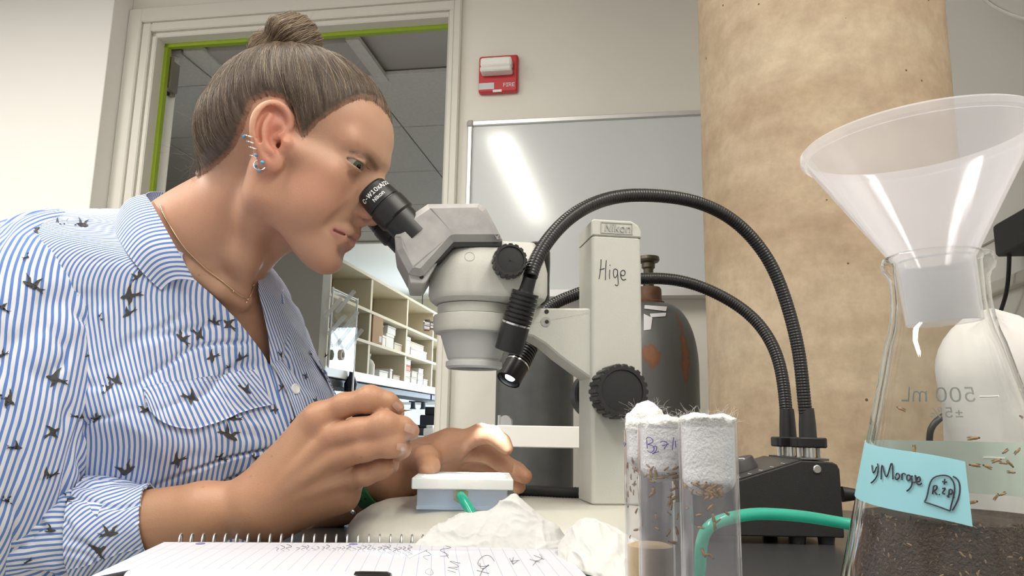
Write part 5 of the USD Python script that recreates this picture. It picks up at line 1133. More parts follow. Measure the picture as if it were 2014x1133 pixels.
hv, hf = build_head()
def hand_field(pts, pad, h):
    Q = np.array(pts); return Field(Q.min(0) - pad, Q.max(0) + pad, h)
def right_arm():
    K = dict(cuff=P(250, 1034, .662), fore=P(400, 1010, .662), wrist=P(520, 993, .664))
    mc = [P(628, 822, .655), P(650, 858, .646), P(664, 898, .646), P(690, 940, .655)]
    F = hand_field([K['cuff'], P(830, 800, .70), P(700, 1040, .60), P(600, 760, .66)], .035, .0014)
    F.cap(K['cuff'], K['fore'], .0285, .0265, .004); F.cap(K['fore'], K['wrist'], .0265, .0225, .006)
    F.cap(P(505, 975, .664), P(520, 1012, .662), .021, .0195, .01)
    rr = [.0125, .0125, .0122, .0115]
    for m, r in zip(mc, rr): F.cap(K['wrist'], m + [0, .004, 0], .021, r, .016)
    F.cap(P(545, 1010, .664), P(672, 972, .668), .020, .0165, .014); F.cap(P(560, 930, .672), P(640, 880, .668), .022, .018, .014)
    F.cap(P(540, 950, .666), P(612, 840, .66), .0185, .013, .014)
    for m in mc: F.cap(K['wrist'] + (m - K['wrist']) * .12 + [0, -.0185, 0], m + [0, -.0075, 0], .0042, .0048, .006)
    def finger(P0, r, k=.0035): F.chain(P0, r, k)
    finger([mc[0], P(676, 797, .648), P(728, 786, .643), P(762, 791, .645), P(779, 802, .650)], [.0115, .0102, .0098, .0085, .0070])
    F.ell(P(727, 784, .641), [.0096] * 3, .009); F.ell(P(628, 822, .650), [.0125] * 3, .008)
    finger([mc[1], P(705, 847, .635), P(756, 837, .630), P(792, 840, .636), P(808, 848, .642)], [.0115, .0102, .0098, .0086, .0074])
    F.ell(P(756, 834, .628), [.0096] * 3, .009)
    finger([mc[2], P(715, 884, .634), P(768, 874, .630), P(788, 882, .646), P(782, 892, .660)], [.0112, .0100, .0096, .0085, .0070])
    F.ell(P(768, 871, .629), [.0094] * 3, .009)
    finger([mc[3], P(718, 934, .646), P(752, 921, .646), P(766, 915, .660), P(758, 912, .674)], [.0105, .0090, .0085, .0075, .0064])
    finger([P(560, 915, .69), P(640, 868, .700), P(710, 832, .700), P(750, 818, .692), P(778, 814, .682)], [.016, .0135, .0115, .0105, .0080])
    v, f = F.surface(); return smooth_verts(v, f, 2), f
def left_arm():
    W = P(782, 930, .80)
    F = hand_field([P(560, 1010, .86), W, P(1045, 960, .76), P(850, 900, .69), P(940, 840, .76)], .035, .0014)
    F.cap(P(545, 1030, .86), P(690, 975, .83), .030, .027, .004); F.cap(P(690, 975, .83), W, .027, .0215, .006)
    mc = [P(902, 872, .772), P(904, 888, .792), P(898, 903, .808), P(888, 918, .822)]
    for m, r in zip(mc, (.0125, .012, .0118, .011)): F.cap(W, m, .0215, r, .014)
    F.cap(P(800, 912, .79), P(880, 870, .775), .018, .013, .012)
    F.chain([mc[0], P(945, 853, .766), P(968, 856, .762), P(987, 870, .760), P(996, 882, .758)], [.0118, .0098, .0092, .0082, .0070], .004)
    F.chain([mc[1], P(950, 892, .786), P(985, 908, .780), P(1016, 926, .772), P(1032, 937, .766)], [.0118, .0100, .0095, .0086, .0076], .0035)
    F.chain([mc[2], P(945, 910, .802), P(985, 930, .794), P(1008, 946, .784), P(1020, 957, .776)], [.0115, .0098, .0092, .0084, .0074], .0035)
    F.chain([mc[3], P(930, 925, .818), P(965, 945, .812), P(985, 960, .806)], [.0105, .0088, .0082, .0066], .0035)
    F.chain([P(805, 925, .79), P(826, 905, .765), P(838, 903, .735), P(843, 917, .718), P(838, 927, .706)], [.018, .0140, .0118, .0098, .0074], .006)
    F.chain([P(838, 905, .745), P(870, 885, .765), P(890, 876, .772)], [.008, .007, .010], .012)
    v, f = F.surface(); return smooth_verts(v, f, 2), f
rv, rf = right_arm(); lv_, lf = left_arm()
# a plain core under the clothes joins head, chest and both arms into one figure
def core():
    S_ = [P(40, 560, .70), P(30, 760, .67), P(-45, 1050, .655)]
    F = Field(np.array([-.66, .45, .60]), np.array([-.05, 1.12, 1.28]), .0045)
    F.cap(P(395, 640, .845), P(355, 900, .84), .075, .09, .03); F.cap(P(355, 900, .84), P(330, 1200, .84), .095, .10, .03)
    F.cap(P(400, 600, .82), P(120, 590, .745), .045, .040, .03); F.cap(P(120, 590, .745), P(40, 740, .695), .040, .038, .02); F.cap(P(40, 740, .695), P(-35, 1050, .665), .038, .032, .02)
    F.cap(P(-35, 1050, .665), P(260, 1034, .662), .033, .027, .01)
    F.cap(P(400, 600, .85), P(515, 640, .97), .045, .042, .03); F.cap(P(515, 640, .97), P(470, 1040, .90), .040, .034, .02); F.cap(P(470, 1040, .90), P(560, 1025, .858), .034, .028, .01)
    v, f = F.surface(); return smooth_verts(v, f, 1), f
cv, cf = core()
def union(parts):
    try:
        ms = [manifold3d.Manifold(manifold3d.Mesh(v.astype(np.float32), f.astype(np.uint32))) for v, f in parts]
        if any(m.status() != manifold3d.Error.NoError for m in ms): raise ValueError('open')
        r = ms[0]
        for m in ms[1:]: r = r + m
        k = r.to_mesh(); return np.array(k.vert_properties[:, :3], float), np.array(k.tri_verts, int)
    except Exception:
        return meshkit.arrays(join(*parts))[:2]
bv, bf = union([(hv, hf), (rv, rf), (lv_, lf), (cv, cf)])
# picking points of a surface along a sight line
class Pick:
    def __init__(s, v, f):
        s.v = np.asarray(v); s.n = meshkit.arrays((s.v, f), True)[2]; q = proj(s.v); to = CC - s.v; ok = (s.n * to).sum(1) > 0; s.i = np.nonzero(ok)[0]; s.t = cKDTree(q[s.i, :2]); s.d = q[:, 2]
    def __call__(s, px, py, off=0.0, k=10):
        dist, j = s.t.query([px, py], k=k); i = s.i[j]; dm = s.d[i].min(); ok = s.d[i] < dm + .012; i = i[ok]; w = 1 / (dist[ok] + .3) ** 2; w /= w.sum()
        d = (s.d[i] * w).sum(); nn = (s.n[i] * w[:, None]).sum(0); nn /= np.linalg.norm(nn)
        return P(px, py, d) + nn * off, nn
HP = Pick(hv, hf)
BROW = HL(np.array([HP(x, y)[0] for x, y in ((692, 300), (706, 301), (719, 306), (731, 317), (740, 332))])); BROW[:, 1] = np.abs(BROW[:, 1])
# what the skin looks like where: lips, flushed cheeks, ear, knuckles, tanned hands
def chain_dist(p, C):
    d = np.full(len(p), 9e9)
    for a, b in zip(C[:-1], C[1:]):
        a, b = np.array(a, float), np.array(b, float); ab = b - a; t = np.clip((p - a) @ ab / (ab @ ab), 0, 1); d = np.minimum(d, np.linalg.norm(p - a - t[:, None] * ab, axis=1))
    return d
def skin_tint(v):
    L = HL(v); near = (np.abs(L[:, 0] - 20) < 140) & (L[:, 2] > -130) & (np.abs(L[:, 1]) < 110)
    c = np.tile(np.array([0.47, 0.265, 0.175]), (len(v), 1)); tan = np.array([0.40, 0.215, 0.127])
    hand = 1 / (1 + np.exp((v[:, 2] - 1.055) / .012)); c = c * (1 - hand[:, None]) + tan * hand[:, None]
    n = meshkit.fbm(v * 45, 4, 11) - .5; c *= 1 + .16 * n[:, None]
    n2 = meshkit.fbm(v * 14, 3, 5) - .5; c *= np.array([1, 1, 1]) + n2[:, None] * np.array([.05, -.18, -.20])
    S = L * [1, np.nan, 1]; ay = np.abs(L[:, 1]); q = np.stack([L[:, 0], ay, L[:, 2]], 1)
    def mixto(col, w): c[:] = c * (1 - w[:, None]) + np.array(col) * w[:, None]
    g = lambda ctr, r: np.exp(-(((q - ctr) / r) ** 2).sum(1)) * near
    mixto((0.56, 0.22, 0.155), .42 * g([55, 45, -18], [24, 22, 22])); mixto((0.56, 0.23, 0.17), .45 * g([104, 8, -22], [14, 14, 14]))
    mixto((0.55, 0.185, 0.13), .75 * g([4, 76, 4], [24, 12, 36])); mixto((0.50, 0.22, 0.16), .25 * g([86, 32, 4], [14, 16, 7])); mixto((0.58, 0.37, 0.27), .35 * g([85, 15, 62], [25, 45, 22]))
    up = chain_dist(q, [(93.5, 0, -46.5), (89, 12, -48.3), (78, 24.5, -52.4)]); lo = chain_dist(q, [(91.5, 0, -56.5), (87, 12, -56.2), (77.5, 23.5, -53.5)])
    mixto((0.40, 0.135, 0.125), .85 * np.clip(1.5 - np.minimum(up / 4.6, lo / 5.0), 0, 1) * near)
    mixto((0.13, 0.05, 0.04), .6 * np.exp(-(chain_dist(q, [(98, 0, -51.2), (93, 11, -51.4), (79, 25, -53)]) / 1.3) ** 2) * near)
    mixto((0.24, 0.14, 0.09), .5 * g([84, 33, 20.5], [8, 17, 2.6]))
    br = chain_dist(q, BROW); mixto((0.17, 0.10, 0.068), .62 * np.clip(1.4 - br / 3.0, 0, 1) * near)
    mo = np.random.default_rng(2); pool = v[(v[:, 2] < 1.06) | ~near]
    for k in range(60 if len(pool) > 60 else 0):
        o = pool[mo.integers(len(pool))]; mixto((0.20, 0.10, 0.06), .6 * np.exp(-((v - o) ** 2).sum(1) / (.0007 + .0006 * mo.random()) ** 2))
    return np.clip(c, 0, 1)
usdkit.material(stage, '/World/Looks/skin', {'a': ('attribute', dict(attribute='tint')), 'g': ('geometry', {}), 'n': ('noise_texture', dict(scale=900, detail=3)), 'v': ('voronoi_texture', dict(scale=900)), 'b': ('bump', dict(strength=0.16, distance=0.0006)), 'b2': ('bump', dict(strength=0.14, distance=0.0006)), 'p': ('principled_bsdf', dict(roughness=0.46, specular_ior_level=0.42, subsurface_weight=0.12, subsurface_scale=0.004, subsurface_radius=(1.0, 0.35, 0.2)))},
    [('a.color', 'p.base_color'), ('g.position', 'n.vector'), ('g.position', 'v.vector'), ('n.fac', 'b.height'), ('v.distance', 'b2.height'), ('b.normal', 'b2.normal'), ('b2.normal', 'p.normal')], surface='p.BSDF')
PB_ = np.array([-.36, .86, .60])
person = thing('person', 'woman in blue striped bird-print shirt bending to the microscope eyepieces, hair in a bun', 'person', PB_)
body = part(person, 'body', (bv, bf), 'skin', True, color=skin_tint(bv))
# eyes
look('eye_white', (0.33, 0.29, 0.27), 0.15); look('iris', (0.06, 0.075, 0.055), 0.1, color2=(0.12, 0.12, 0.08), scale=900); look('pupil', (0.004, 0.004, 0.004), 0.06)
gz = np.array([1.0, 0.0, -.30]); gz /= np.linalg.norm(gz)
for s in (-1, 1):
    o = HW([70, 34 * s, 15.6]); r = 12.3 * HS; ax = HR @ (gz + [0, .42 * s, 0]); ax /= np.linalg.norm(ax)
    a = np.linspace(0, math.pi, 30); e = part(body, 'eyeball', lathe([(max(r * math.sin(t), 0), -r * math.cos(t)) for t in a], 40, o, ax), 'eye_white', True)
    h_ = math.cos(.50) * r
    b2 = part(body, 'iris', lathe([(math.sin(t) * (r + .00008), math.cos(t) * (r + .00008)) for t in (.58, .45, .3, .2, .17)][::1] + [(0, r * .985 + .00008)], 36, o, ax), 'iris', True)
    part(body, 'pupil', lathe([(math.sin(t) * (r + .00016), math.cos(t) * (r + .00016)) for t in (.24, .14, .06)] + [(0, r + .00016)], 24, o, ax), 'pupil', True)
# nails of the raised right hand
RP = Pick(rv, rf)
look('nail', (0.50, 0.30, 0.225), 0.22)
def nail(c, ang, l, w):
    G = []
    for a in np.linspace(-1, 1, 9):
        row = []
        for b in np.linspace(-1, 1, 9):
            k = 1 - .12 * a * a; x, y = l * a, w * b * k; px, py = c[0] + x * math.cos(ang) - y * math.sin(ang), c[1] + x * math.sin(ang) + y * math.cos(ang)
            row.append(RP(px, py, .00035)[0])
        G.append(row)
    part(body, 'fingernail', sheet(np.array(G), .0002), 'nail', True)
nail((781, 799), .75, 9, 7); nail((806, 843), .35, 11, 8); nail((789, 879), .15, 9, 7)
# ---------------------------------------------------------------- hair
usdkit.material(stage, '/World/Looks/hair_cap', {'a': ('attribute', dict(attribute='tint')), 'g': ('geometry', {}), 'n': ('noise_texture', dict(scale=260, detail=4)), 'b': ('bump', dict(strength=0.5, distance=0.001)), 'p': ('principled_bsdf', dict(roughness=0.55))}, [('a.color', 'p.base_color'), ('g.position', 'n.vector'), ('n.fac', 'b.height'), ('b.normal', 'p.normal')], surface='p.BSDF')
for nm, col, ro in (('hair_brown', (0.055, 0.035, 0.024), .30), ('hair_light', (0.185, 0.125, 0.080), .30), ('hair_pale', (0.50, 0.38, 0.25), .35)):
    usdkit.material(stage, '/World/Looks/' + nm, {'p': ('principled_bsdf', dict(base_color=col, roughness=ro, specular_ior_level=0.6))}, [], surface='p.BSDF')
import shapely
HAIRLINE = [(800, 262), (772, 250), (757, 222), (735, 204), (708, 198), (682, 208), (654, 224), (628, 243), (608, 266), (594, 276), (586, 264), (580, 240), (573, 215), (556, 197), (528, 191), (504, 201), (490, 228), (479, 260), (464, 292), (440, 318), (418, 336), (402, 346), (390, 352)]
HPOLY = Polygon(HAIRLINE + [(384, 340), (384, 300), (330, 200), (450, -40), (650, -40), (840, 110)]); HLINE = LineString(HAIRLINE)
def hair_depth(L):
    """signed distance (picture pixels) of head points inside the hairline, judged on the near side and mirrored"""
    w = HW(np.stack([L[:, 0], -np.abs(L[:, 1]), L[:, 2]], 1)); q = proj(w)[:, :2]; pt = shapely.points(q); d = shapely.distance(pt, HLINE)
    return np.where(shapely.contains(HPOLY, pt), d, -d)
hL = HL(hv); hd = hair_depth(hL); hd[np.hypot(hL[:, 0], hL[:, 1]) > 110] = -50
hn = meshkit.arrays((hv, hf), True)[2]
keep = (hd > -7)[hf].all(1) & (np.abs(hL[:, 1]) < 74.5)[hf].all(1); kf = hf[keep]; ids = np.unique(kf); rem = -np.ones(len(hv), int); rem[ids] = np.arange(len(ids)); kf = rem[kf]
u = np.clip((hd[ids] - 4) / 46, -.2, 1); th = np.where(u > 0, 6.5 * np.sqrt(1 - (1 - np.clip(u, 0, 1)) ** 2), 3.5 * u) * mm
C0 = np.array([0, 0, 42.0]); BUN = HL(P(571, 96, .775)); bdir = (BUN - C0) / np.linalg.norm(BUN - C0)
dirs = hL[ids] - C0; dirs /= np.linalg.norm(dirs, axis=1, keepdims=True); cosb = dirs @ bdir
e1 = np.cross(bdir, [0, 1.0, 0]); e1 /= np.linalg.norm(e1); e2 = np.cross(bdir, e1); phi = np.arctan2(dirs @ e2, dirs @ e1)
lock = meshkit.fbm(np.stack([np.cos(phi) * 16, np.sin(phi) * 16, np.arccos(np.clip(cosb, -1, 1)) * 1.2], -1), 3, 21) - .5
th = th * (1 + .5 * lock) + np.clip(u, 0, 1) * .0016 * lock
capv = hv[ids] + hn[ids] * th[:, None]
light = np.clip(.35 + 1.2 * (meshkit.fbm(np.stack([np.cos(phi) * 40, np.sin(phi) * 40, cosb * 2], -1), 3, 8) - .5), 0, 1)[:, None]
fade = np.clip((hd[ids] + 1 + 5 * (meshkit.noise(hv[ids] * 900, 4) - .5)) / 13, 0, 1)[:, None]
hair = part(person, 'hair', (capv, kf), 'hair_cap', True, color=(np.array([0.040, 0.026, 0.019]) * (1 - light) + np.array([0.115, 0.077, 0.051]) * light) * fade + skin_tint(hv[ids]) * (1 - fade), label='brown hair swept up into a bun')
capL = HL(capv); cd = capL - C0; cr = np.linalg.norm(cd, axis=1); cT = cKDTree(cd / cr[:, None])
def cap_r(d):
    dist, j = cT.query(d, k=4); w = 1 / (dist + .004) ** 2; return (cr[j] * w).sum(-1) / w.sum(-1)
hr = np.random.default_rng(19)
def curves(parent, name, lines, mat, w0, w1):
    p = _path(parent, name); c = UsdGeom.BasisCurves.Define(stage, p); c.CreateTypeAttr('linear'); c.CreateCurveVertexCountsAttr(Vt.IntArray([len(l) for l in lines]))
    pts = np.vstack(lines) - _base[parent]; c.CreatePointsAttr(Vt.Vec3fArray.FromNumpy(pts.astype(np.float32)))
    w = np.concatenate([np.linspace(w0, w1, len(l)) for l in lines]); c.CreateWidthsAttr(Vt.FloatArray.FromNumpy(w.astype(np.float32))); c.SetWidthsInterpolation('vertex')
    UsdShade.MaterialBindingAPI.Apply(c.GetPrim()).Bind(UsdShade.Material.Define(stage, '/World/Looks/' + mat)); c.GetPrim().SetCustomDataByKey('kind', 'stuff'); return p
def sweep(N, seed, lift0, lift1):
    r = np.random.default_rng(seed); dd = hd[ids]; ok = np.nonzero((dd > -2) & (cosb < .93))[0]; pr = np.where(dd[ok] < 14, 1.7, 1.0); pr /= pr.sum()
    i = r.choice(ok, N, p=pr); d0 = cd[i] / cr[i][:, None]; d0 = d0 + r.normal(0, .006, d0.shape); d0 /= np.linalg.norm(d0, axis=1, keepdims=True)
    om = np.arccos(np.clip(d0 @ bdir, -1, 1)); T = np.linspace(0, 1, 15); out = []
    tgt = bdir + .10 * r.normal(0, 1, (N, 3)); tgt /= np.linalg.norm(tgt, axis=1, keepdims=True); om = np.arccos(np.clip((d0 * tgt).sum(1), -1, 1))
    wob = r.normal(0, .010, (N, 3)); lift = r.uniform(lift0, lift1, N)
    L = []
    for t in T:
        d = (np.sin((1 - t) * om)[:, None] * d0 + np.sin(t * om)[:, None] * tgt) / np.sin(om)[:, None] + wob * math.sin(math.pi * t); d /= np.linalg.norm(d, axis=1, keepdims=True)
        L.append(C0 + d * (cap_r(d) + lift * min(1, .15 + 4 * t) * (1 + .0 * t) - .3)[:, None])
    L = np.stack(L, 1); return list(HW(L.reshape(-1, 3)).reshape(L.shape))
ln = sweep(9000, 5, .1, 1.6)
curves(hair, 'hair_strands', ln[:4600], 'hair_brown', .00017, .00015); curves(hair, 'hair_strands', ln[4600:7900], 'hair_light', .00016, .00014); curves(hair, 'hair_strands', ln[7900:], 'hair_pale', .00013, .00011)
# the bun: coiled rope with strands wound round it
BC = BUN + bdir * 4; bR, br_ = 17.5, 15.5
def bunp(t, f, k=1.0):
    """round the coil by t, round the rope by f"""
    e = np.cos(t)[..., None] * e1 + np.sin(t)[..., None] * e2; lump = 1 + .20 * np.sin(3 * t + 1.2 + f) + .13 * np.sin(5 * t + 2 * f)
    return BC + e * (bR + br_ * k * lump * np.cos(f))[..., None] + bdir * (br_ * 1.12 * k * lump * np.sin(f))[..., None]
tt, ff = np.meshgrid(np.linspace(0, 2 * math.pi, 73)[:-1], np.linspace(0, 2 * math.pi, 33)[:-1], indexing='ij')
q = HW(bunp(tt, ff, .88).reshape(-1, 3)); fc = grid_faces(73, 32); fc = np.where(fc >= 72 * 32, fc - 72 * 32, fc)
bun = part(person, 'hair_bun', (q, fc), 'hair_cap', True, color=np.tile([0.055, 0.036, 0.024], (len(q), 1)), label='messy hair bun with lighter strands')
def coils(N, seed, k0, k1):
    r = np.random.default_rng(seed); out = []
    for _ in range(N):
        t0, f0 = r.uniform(0, 6.28, 2); n = 20; s = np.linspace(0, 1, n); dt = r.uniform(1.2, 2.6); tw = r.uniform(1.0, 2.4); k = r.uniform(k0, k1) + .05 * np.sin(s * 9 + f0) + (r.random() < .12) * .16 * np.sin(math.pi * s)
        out.append(HW(bunp(t0 + dt * s, f0 + tw * s, 1.0) + (bunp(t0 + dt * s, f0 + tw * s, 1.0) - bunp(t0 + dt * s, f0 + tw * s, .0)) * (k - 1)[:, None]))
    return out
cl = coils(4600, 9, .98, 1.20)
curves(bun, 'hair_strands', cl[:1000], 'hair_brown', .00024, .00016); curves(bun, 'hair_strands', cl[1000:2700], 'hair_light', .00024, .00016); curves(bun, 'hair_strands', cl[2700:], 'hair_pale', .00022, .00014)
# stray hairs: wisps off the bun, the forehead and the nape
ws = []
def wisp(p, d, L, curl, n=12):
    q = [p]; d = d / np.linalg.norm(d); ax = hr.normal(0, 1, 3)
    for _ in range(n - 1): d = d + curl * np.cross(ax, d) + hr.normal(0, .10, 3); d /= np.linalg.norm(d); q.append(q[-1] + d * L / n)
    return np.array(q)
for _ in range(70):
    t, f = hr.uniform(0, 6.28), hr.uniform(0, 3.14); a = bunp(np.array([t]), np.array([f]), 1.0)[0]; ws.append(wisp(HW(a), HR @ (a - BC + hr.normal(0, 8, 3)), hr.uniform(.008, .028), hr.uniform(-.35, .35)))
for _ in range(160):
    i = hr.integers(len(capv)); ws.append(wisp(capv[i], hn[ids][i] * .5 + HR @ bdir * .6 + hr.normal(0, .3, 3), hr.uniform(.01, .03), hr.uniform(-.3, .3)))
for px, py, dx, dy, L, c in ((392, 240, -1, -.6, .045, .5), (388, 262, -1, -.2, .05, .35), (386, 290, -1, .5, .06, .12), (384, 300, -.9, .9, .06, .1), (390, 320, -.6, 1, .05, -.15), (388, 330, -.2, 1, .05, .12), (395, 330, -.8, 1, .045, .2), (766, 246, 1, -.35, .02, .1), (762, 235, 1, -.5, .022, -.1), (770, 262, .8, .2, .012, .2), (520, 60, -1, -.4, .04, .3), (540, 45, -.6, -.9, .03, .35)):
    o = P(px, py, .755); ws.append(wisp(o, CR * dx - CU * dy + _f * hr.uniform(-.2, .2), L, c, 18))
for _ in range(60):
    px, py = hr.uniform(385, 425), hr.uniform(290, 345); ws.append(wisp(P(px, py, .745), CR * hr.uniform(-1, .1) - CU * hr.uniform(.2, 1.2), hr.uniform(.015, .04), hr.uniform(-.25, .25)))
curves(hair, 'stray_hairs', ws, 'hair_light', .00014, .00006)
# brows and lashes
bl = []
for _ in range(260):
    s = hr.uniform(0, 1); c = np.array([(693, 300), (706, 301), (719, 306), (731, 317), (739, 330)], float); x = np.interp(s, np.linspace(0, 1, 5), c[:, 0]) + hr.normal(0, 1); y = np.interp(s, np.linspace(0, 1, 5), c[:, 1]) + hr.normal(0, 2.2) * (1 - .4 * abs(s - .6))
    a, nn = HP(x, y, .0002); d = (-CR * (1 - .6 * s) + CU * (.15 + .5 * s) + nn * .25); bl.append(wisp(a, d, hr.uniform(.004, .007), .02, 6))
curves(body, 'eyebrow_hairs', bl, 'hair_brown', .00009, .00004)
ll = []
for k in range(46):
    s = k / 45; yy = 22 + 26 * s; top = HW([84.3 - 6.5 * s ** 2, -yy, 18.2 - 1.5 * s]); d = HR @ np.array([1.0, -.5 * s, -.25]); ll.append(wisp(top, d, .0065, .03, 6))
curves(body, 'eyelashes', ll, 'hair_brown', .00009, .00003)
# ---------------------------------------------------------------- necklace, earrings
look('silver', (0.78, 0.76, 0.73), 0.22, metal=1.0); look('gold', (0.75, 0.58, 0.38), 0.25, metal=1.0); look('turquoise', (0.10, 0.36, 0.62), 0.2)
nk = np.array([HP(x, y, .0017)[0] for x, y in spline(np.array([(317, 404, 0), (324, 424, 0), (338, 449, 0), (360, 482, 0), (388, 513, 0), (418, 540, 0), (450, 564, 0), (472, 580, 0), (486, 586, 0), (492, 574, 0), (497, 558, 0)], float), 60)[:, :2]])
t = thing('necklace', 'fine pale gold chain necklace with tiny pendant on bare neck', 'necklace', nk[30])
q = spline(nk, 260); part(t, 'chain', tube(q, .00045 + .00028 * (np.arange(260) % 2), 6), 'gold', 60)
pd = HP(458, 572, .0016)[0]; part(t, 'pendant', join(*[lathe([(0, -.0015), (.0013, 0), (0, .0015)], 10, o) for o in (pd, HP(486, 588, .0014)[0], HP(484, 594, .0014)[0])]), 'gold')
def ringm(c, nrm, R, r, arc=6.28): 
    nrm = nrm / np.linalg.norm(nrm); a = np.cross(nrm, [0, 0, 1.0]); a /= np.linalg.norm(a); b = np.cross(nrm, a); g = np.linspace(0, arc, 28); return tube([c + R * (math.cos(x) * a + math.sin(x) * b) for x in g], r, 8)
def earring(name, label, px, py, R, stones, nr=(.3, -.25, 1)):
    o = HP(px, py, .0006)[0]; t = thing(name, label, 'earring', o, group=None); part(t, 'hoop', ringm(o, np.array(nr, float), R, .00055), 'silver')
    for sx, sy in stones: c = HP(px + sx, py + sy, .0022)[0]; s = trimesh.creation.icosphere(2, .0017); s.apply_translation(c); part(t, 'stone', s, 'turquoise', True)
earring('hoop_earring', 'topmost small silver hoop with bead on the ear rim', 491, 268, .0042, [(-10, 0)])
earring('hoop_earring', 'plain silver hoop second from top on the ear rim', 495, 280, .0040, [])
earring('hoop_earring', 'plain silver hoop third from top on the ear rim', 499, 291, .0040, [])
earring('hoop_earring', 'thin silver hoop with blue stud above the lobe ring', 502, 308, .0044, [(6, -3)])
earring('ring_earring', 'dark silver ring with blue beads hanging from the ear lobe', 512, 324, .0052, [(-6, 3), (1, 10), (6, -5)], (.2, -1, .15))
# ---------------------------------------------------------------- the shirt
def stripes(name, period, back=False):
    usdkit.material(stage, '/World/Looks/' + name, {'u': ('uvmap', {}), 's': ('separate_xyz', {}), 'm': ('math', dict(math_type='multiply', value2=1 / period)), 'g': ('geometry', {}), 'wn': ('noise_texture', dict(scale=60, detail=2)), 'wa': ('math', dict(math_type='multiply_add', value2=0.16)), 'f': ('math', dict(math_type='fraction')), 'r': ('rgb_ramp', {'ramp': [(0.0, (0.73, 0.75, 0.83)), (0.53, (0.73, 0.75, 0.83)), (0.565, (0.125, 0.235, 0.56)), (0.965, (0.125, 0.235, 0.56)), (1.0, (0.73, 0.75, 0.83))]}),
        'n': ('noise_texture', dict(scale=1500, detail=2)), 'b': ('bump', dict(strength=0.12, distance=0.0005)), 'd': ('principled_bsdf', dict(roughness=0.85, sheen_weight=0.15, specular_ior_level=0.2)), 'tr': ('translucent_bsdf', {}), 'x': ('mix_closure', dict(fac=0.12))},
        [('u.UV', 's.vector'), ('s.x', 'm.value1'), ('g.position', 'wn.vector'), ('wn.fac', 'wa.value1'), ('m.value', 'wa.value3'), ('wa.value', 'f.value1'), ('f.value', 'r.fac'), ('r.color', 'd.base_color'), ('r.color', 'tr.color'), ('g.position', 'n.vector'), ('n.fac', 'b.height'), ('b.normal', 'd.normal'), ('d.BSDF', 'x.closure1'), ('tr.BSDF', 'x.closure2')], surface='x.closure')
stripes('shirt_cloth', .0046); stripes('sleeve_cloth', .0049)
look('bird_print', (0.052, 0.052, 0.056), 0.8)
look('shirt_button', (0.80, 0.82, 0.84), 0.2)
look('stitching', (0.80, 0.82, 0.88), 0.8)
FY = math.radians(-40)
ST = [(0.00, (404, 474, .785), .058, .056, 36), (0.07, (398, 486, .79), .100, .066, 34), (0.15, (388, 508, .80), .150, .080, 30), (0.24, (380, 562, .81), .170, .097, 26), (0.40, (372, 680, .82), .172, .122, 21),
      (0.56, (374, 790, .825), .170, .136, 16), (0.74, (358, 930, .825), .160, .124, 10), (0.88, (338, 1070, .825), .158, .120, 6), (1.0, (325, 1190, .825), .165, .125, 2)]
ss = [s[0] for s in ST]; cC = CubicSpline(ss, np.array([P(*s[1]) for s in ST])); cM = CubicSpline(ss, [s[2] for s in ST]); cF = CubicSpline(ss, [s[3] for s in ST]); cT_ = CubicSpline(ss, [s[4] for s in ST])
def torso(s, th):
    s, th = np.broadcast_arrays(np.asarray(s, float), np.asarray(th, float)); ta = np.radians(cT_(s))
    Fd = np.stack([math.cos(FY) * np.cos(ta), math.sin(FY) * np.cos(ta), -np.sin(ta)], -1); Rd = np.array([math.sin(FY), -math.cos(FY), 0.0])
    c, q = np.cos(th), np.sin(th); e = 2 / 2.25; far = np.where(q < 0, np.interp(s, [0, .07, .15, .24, .40, .56], [1, .62, .58, .66, .86, 1]), 1); x = np.sign(c) * np.abs(c) ** e * cF(s); y = np.sign(q) * np.abs(q) ** e * cM(s) * far
    bust = .016 * np.exp(-((s - .52) / .13) ** 2) * (np.exp(-((th - .75) / .38) ** 2) + np.exp(-((th + .75) / .38) ** 2)); x = x + bust
    return cC(s) + Fd * x[..., None] + Rd * y[..., None]
NEAR = np.array([(352, 500), (380, 553), (412, 578), (440, 606), (472, 642), (505, 684), (531, 714)], float); FAR = np.array([(505, 530), (500, 560), (506, 592), (516, 628), (524, 664), (531, 714)], float)
def edge_theta(poly, sgn):
    """where the neckline's edges lie round the torso at each height"""
    S = np.linspace(0, .62, 90); T = np.linspace(-.15, 1.5, 200) * sgn; q = proj(torso(S[:, None], T[None]).reshape(-1, 3))[:, :2].reshape(90, 200, 2)
    ln = LineString(poly); best = np.full(90, np.nan)
    for i in range(90):
        d = shapely.distance(shapely.points(q[i]), ln); j = d.argmin()
        if d[j] < 6: best[i] = T[j]
    ok = ~np.isnan(best); return S[ok], best[ok]
nS, nT = edge_theta(NEAR, 1); fS, fT = edge_theta(FAR, -1)
sV = min(nS.max(), fS.max()); 
def gap(s):
    w = np.clip((sV - s) / .06, 0, 1); a = np.interp(s, nS, nT); b = np.interp(s, fS, fT); m = (a + b) / 2 if False else (np.interp(sV, nS, nT) + np.interp(sV, fS, fT)) / 2
    return np.where(s < sV, np.maximum(a, m + .002), m + .0005), np.where(s < sV, np.minimum(b, m - .002), m - .0005)
NS, NT = 190, 260; S = np.linspace(0, 1, NS) ** 1.0; gA, gB = gap(S)
from scipy.ndimage import gaussian_filter1d
gA = np.where(S < sV + .02, gaussian_filter1d(gA, 4), gA); gB = np.where(S < sV + .02, gaussian_filter1d(gB, 6), gB)
k = np.linspace(0, 1, NT); TH = gA[:, None] + (2 * math.pi + gB - gA)[:, None] * k[None]
SG = np.broadcast_to(S[:, None], TH.shape); G = torso(SG, TH)
